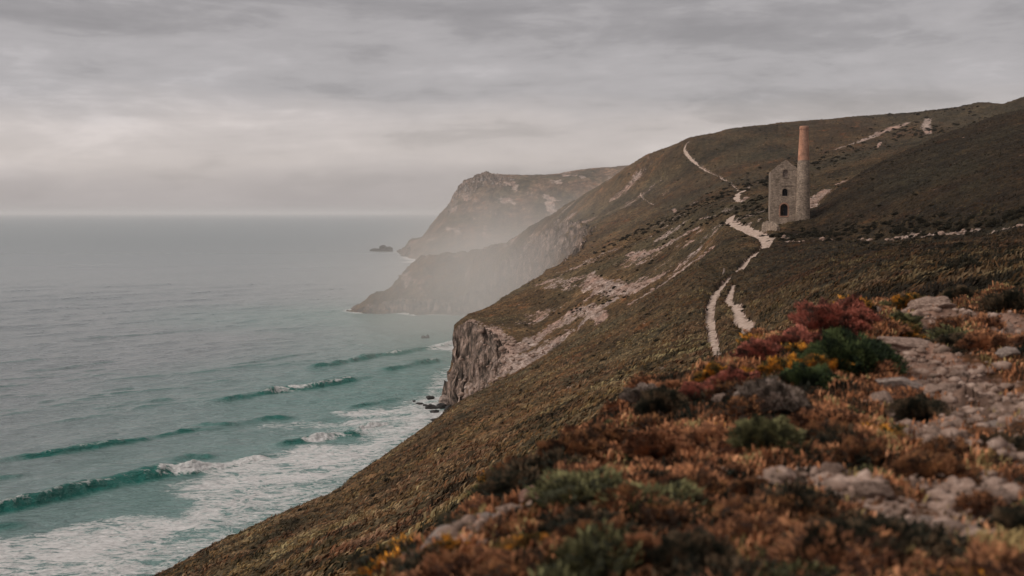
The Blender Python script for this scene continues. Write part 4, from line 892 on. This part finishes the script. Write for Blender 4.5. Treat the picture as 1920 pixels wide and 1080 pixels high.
FO = [(3.32, 1.35, 1.8, 2.95), (3.48, 6.25, 1.3, 1.85), (3.5, 10.85, 1.3, 1.95)]
top = ragged([(WID, EAVE + .3), (3.85, APEX - .05), (3.45, APEX), (0.45, EAVE + .35), (0, EAVE)], 4, 0.4, 0.08)
out = [(0, -1.5), (WID, -1.5)] + top
link('front_wall', wall_mesh('front_wall', out, [arch(*h) for h in FO], TK, lambda a, b, t: (a, t, b)), M_stone, parent=house)
link('rear_wall', wall_mesh('rear_wall', [(0, -1.5), (WID, -1.5)] + ragged([(WID, EAVE), (WID * .5, APEX), (0, EAVE)], 8), [arch(3.2, 6.0, 1.3, 1.9)], TK, lambda a, b, t: (a, LEN - t, b)), M_stone, parent=house)
for s, x0 in ((5, 0.0), (6, WID - TK)):
    sw = [(TK, -1.5), (LEN - TK, -1.5)] + ragged([(LEN - TK, EAVE - .1), (TK, EAVE - .1)], s, 0.6, 0.12)
    link('side_wall', wall_mesh('side_wall', sw, [], TK, lambda a, b, t, x0=x0: (x0 + t, a, b)), M_stone, parent=house)
def box_bm(bm, x0, x1, y0, y1, z0, z1, rotz=0):
    vs = [bm.verts.new((x, y, z)) for z in (z0, z1) for x, y in ((x0, y0), (x1, y0), (x1, y1), (x0, y1))]
    for f in ((3, 2, 1, 0), (4, 5, 6, 7), (0, 1, 5, 4), (1, 2, 6, 5), (2, 3, 7, 6), (3, 0, 4, 7)): bm.faces.new([vs[i] for i in f])
def bm_obj(name, bm, mat, parent=None, **kw):
    me = bpy.data.meshes.new(name); bm.to_mesh(me); bm.free(); return link(name, me, mat, parent=parent, **kw)
# brick arches round the openings, grilles and the bricked-up top window
for i, (cx, z0, w, h) in enumerate(FO):
    bm = bmesh.new(); r = w / 2; zc = z0 + h - r; nb = 13
    for k in range(nb):
        a0, a1 = math.pi * k / nb + 0.02, math.pi * (k + 1) / nb - 0.02
        ring = [(cx + q * math.cos(a), zc + q * math.sin(a)) for q, a in ((r + .01, a0), (r + .34, a0), (r + .34, a1), (r + .01, a1))]
        f = [bm.verts.new((a, -0.05, b)) for a, b in ring]; g = [bm.verts.new((a, 0.3, b)) for a, b in ring]
        bm.faces.new(f[::-1]); bm.faces.new(g)
        for j in range(4): bm.faces.new((f[j], f[(j + 1) % 4], g[(j + 1) % 4], g[j]))
    for sx in (-1, 1):
        k = 0; z = z0
        while z < zc - .1:
            e = 0.34 if k % 2 else 0.2; a, b = (cx - r - e, cx - r - .01) if sx < 0 else (cx + r + .01, cx + r + e)
            box_bm(bm, a, b, -0.04, 0.3, z, min(z + .27, zc)); z += .3; k += 1
    box_bm(bm, cx - r - .2, cx + r + .2, -0.1, 0.25, z0 - .2, z0 - .005)
    surround = bm_obj('window_arch' if i else 'door_arch', bm, M_brick if i == 0 else M_stone, parent=house)
    if i < 2:
        bm = bmesh.new()
        for k in range(1, 6): box_bm(bm, cx - r + w * k / 6 - .025, cx - r + w * k / 6 + .025, 0.42, 0.47, z0, z0 + h - abs(k - 3) * .14)
        for k in range(1, 4): box_bm(bm, cx - r, cx + r, 0.475, 0.51, z0 + (h - r) * k / 3 - .025, z0 + (h - r) * k / 3 + .025)
        bm_obj('grille', bm, M_iron_interior, parent=surround)
        bm = bmesh.new(); x0 = cx - r if i else cx - 0.05
        vs = [bm.verts.new((a, 0.62, b)) for a, b in arch(cx, z0, w, h)]
        if i: bm.faces.new(vs); bm_obj('dark_interior', bm, M_iron_interior, parent=surround)  # dark sheet standing in for the unlit interior behind the grille
        else:
            bm.free(); bm = bmesh.new(); box_bm(bm, cx + .02, cx + r, 0.6, 0.68, z0, z0 + h - r * .55); bm_obj('dark_doorway_half', bm, M_iron_interior, parent=surround)  # dark panel standing in for the unlit right half of the doorway
    else:
        bm = bmesh.new(); f = [bm.verts.new((a, 0.55, b)) for a, b in arch(cx, z0, w, h)]; bm.faces.new(f); bm_obj('window_infill', bm, M_rock_grey, parent=surround)
# ledge across the gable
bm = bmesh.new(); box_bm(bm, 2.5, 5.4, -0.12, 0.2, 8.75, 9.0); bm_obj('string_course', bm, M_stone, parent=house)
bm = bmesh.new(); box_bm(bm, -0.35, WID - .6, -0.5, -0.003, -2.4, 0.15); bm_obj('plinth', bm, M_stone, parent=house)
# chimney stack
def lathe(prof, n=28, jit=0.0, seed=0):
    bm = bmesh.new(); rings = []; r = random.Random(seed)
    for rad, z in prof: rings.append([bm.verts.new(((rad + r.uniform(-jit, jit)) * math.cos(2 * math.pi * k / n), (rad + r.uniform(-jit, jit)) * math.sin(2 * math.pi * k / n), z)) for k in range(n)])
    for a, b in zip(rings[:-1], rings[1:]):
        for k in range(n): bm.faces.new((a[k], a[(k + 1) % n], b[(k + 1) % n], b[k]))
    return bm
cxs, cys = 7.85, 0.3
sh = bm_obj('chimney', lathe([(1.86 - 0.44 * k / 20, -1.5 + 16.5 * k / 20) for k in range(21)], 28, 0.025, 1), M_stone, parent=house, loc=(cxs, cys, 0))
bm = lathe([(1.40, 15.0), (1.38, 15.4), (1.02, 22.75), (1.10, 22.8), (1.10, 23.25), (1.0, 23.4), (0.72, 23.4), (0.70, 20)], 28, 0.006, 2)
bm_obj('brick_top', bm, M_brick, parent=sh)
bm = lathe([(1.12, 22.62), (1.17, 22.66), (1.17, 22.86), (1.12, 22.9)], 28); bm_obj('cornice', bm, M_brick, parent=sh)
# low ruined wall in front
def ruin_wall(px0, py0, px1, py1, ytop, lab, thick=0.9, dy=0):
    (x0, y0, z0), (x1, y1, z1) = at(px0, py0, 200), at(px1, py1, 200)
    L = math.hypot(x1 - x0, y1 - y0); hgt = ytop
    tp = ragged([(L, hgt * .5), (L * .6, hgt * .9), (L * .25, hgt), (0, hgt * .8)], int(px0), 0.4, 0.18)
    me = wall_mesh('stone_wall', [(0, -1.5), (L, -1.5)] + tp, [], thick, lambda a, b, t: (a, t, b))
    link('stone_wall', me, M_stone, label=lab, cat='wall', loc=(x0, y0 + dy, min(z0, z1)), rot=(0, 0, math.atan2(y1 - y0, x1 - x0)))
ruin_wall(1428, 434, 1456, 436, 2.6, 'low broken stone wall below the front of the engine house')
ruin_wall(1424, 420, 1438, 414, 1.3, 'short stub of ruined wall left of the engine house', 0.7)
# marker stone beside the path
x, y, z = at(1357, 520, 60); me = rock_mesh('stone', 411, .35, .3, 1.1); me.materials.append(M_rock_grey)
link('standing_stone', me, label='thin upright stone marker standing in the grass left of the gravel path', cat='marker', loc=(x, y, z + .5)).scale = (0.8, 0.8, 1.0)

# ------------------------------------------------------------------ sea spray hanging between the far cliffs
def mist():
    bm = bmesh.new(); box_bm(bm, -330, 420, 400, 2300, -1, 165)
    m = bpy.data.materials.new('drifting_sea_spray'); m.use_nodes = True; t = m.node_tree; t.nodes.clear()
    co = N(t, 'ShaderNodeTexCoord').outputs['Object']; sp = N(t, 'ShaderNodeSeparateXYZ'); t.links.new(co, sp.inputs[0])
    def bell(s, c, w): return mth(t, 'DIVIDE', 1.0, mth(t, 'ADD', 1.0, mth(t, 'POWER', mth(t, 'ABSOLUTE', mth(t, 'DIVIDE', mth(t, 'SUBTRACT', s, c), w)), 2.6)))
    fz = ramp(t, [(0.0, 1.0), (0.18, 0.8), (0.34, 0.26), (0.5, 0.06), (1.0, 0.0)], mth(t, 'DIVIDE', sp.outputs['Z'], 165))
    ex = ramp(t, [(0.2, 0), (0.32, .12), (0.42, 1), (0.8, 1), (1.0, 0)], mth(t, 'DIVIDE', mth(t, 'ADD', sp.outputs['X'], 330), 750))
    ey = ramp(t, [(0.0, 0), (0.06, 0.45), (0.13, 1.0), (0.19, 1.0), (0.28, 0.09), (0.6, 0.06), (1.0, 0)], mth(t, 'DIVIDE', mth(t, 'SUBTRACT', sp.outputs['Y'], 400), 1900))
    nz = ramp(t, [(0.35, 0.55), (0.65, 1.4)], noise(t, co, 0.008, 3, 0.5))
    dn = mth(t, 'MULTIPLY', mth(t, 'MULTIPLY', mth(t, 'MULTIPLY', fz, ex), mth(t, 'MULTIPLY', ey, nz)), 0.0100)
    v = N(t, 'ShaderNodeVolumePrincipled', inp={'Color': (0.98, 0.94, 0.90, 1), 'Anisotropy': 0.1}); t.links.new(dn, v.inputs['Density'])
    o = N(t, 'ShaderNodeOutputMaterial'); t.links.new(v.outputs[0], o.inputs['Volume'])
    m.cycles.volume_step_rate = 1.0
    return bm_obj('mist', bm, m, kind='stuff')
mist()

# thin haze over the whole view
bm = bmesh.new(); box_bm(bm, -110000, 70000, -60, 170000, -30, 175)
hm = bpy.data.materials.new('thin_sea_haze'); hm.use_nodes = True; t = hm.node_tree; t.nodes.clear()
v = N(t, 'ShaderNodeVolumePrincipled', inp={'Color': (0.97, 0.95, 0.94, 1), 'Density': 0.000036, 'Anisotropy': 0.0})
o = N(t, 'ShaderNodeOutputMaterial'); t.links.new(v.outputs[0], o.inputs['Volume'])
bm_obj('haze', bm, hm, kind='stuff')
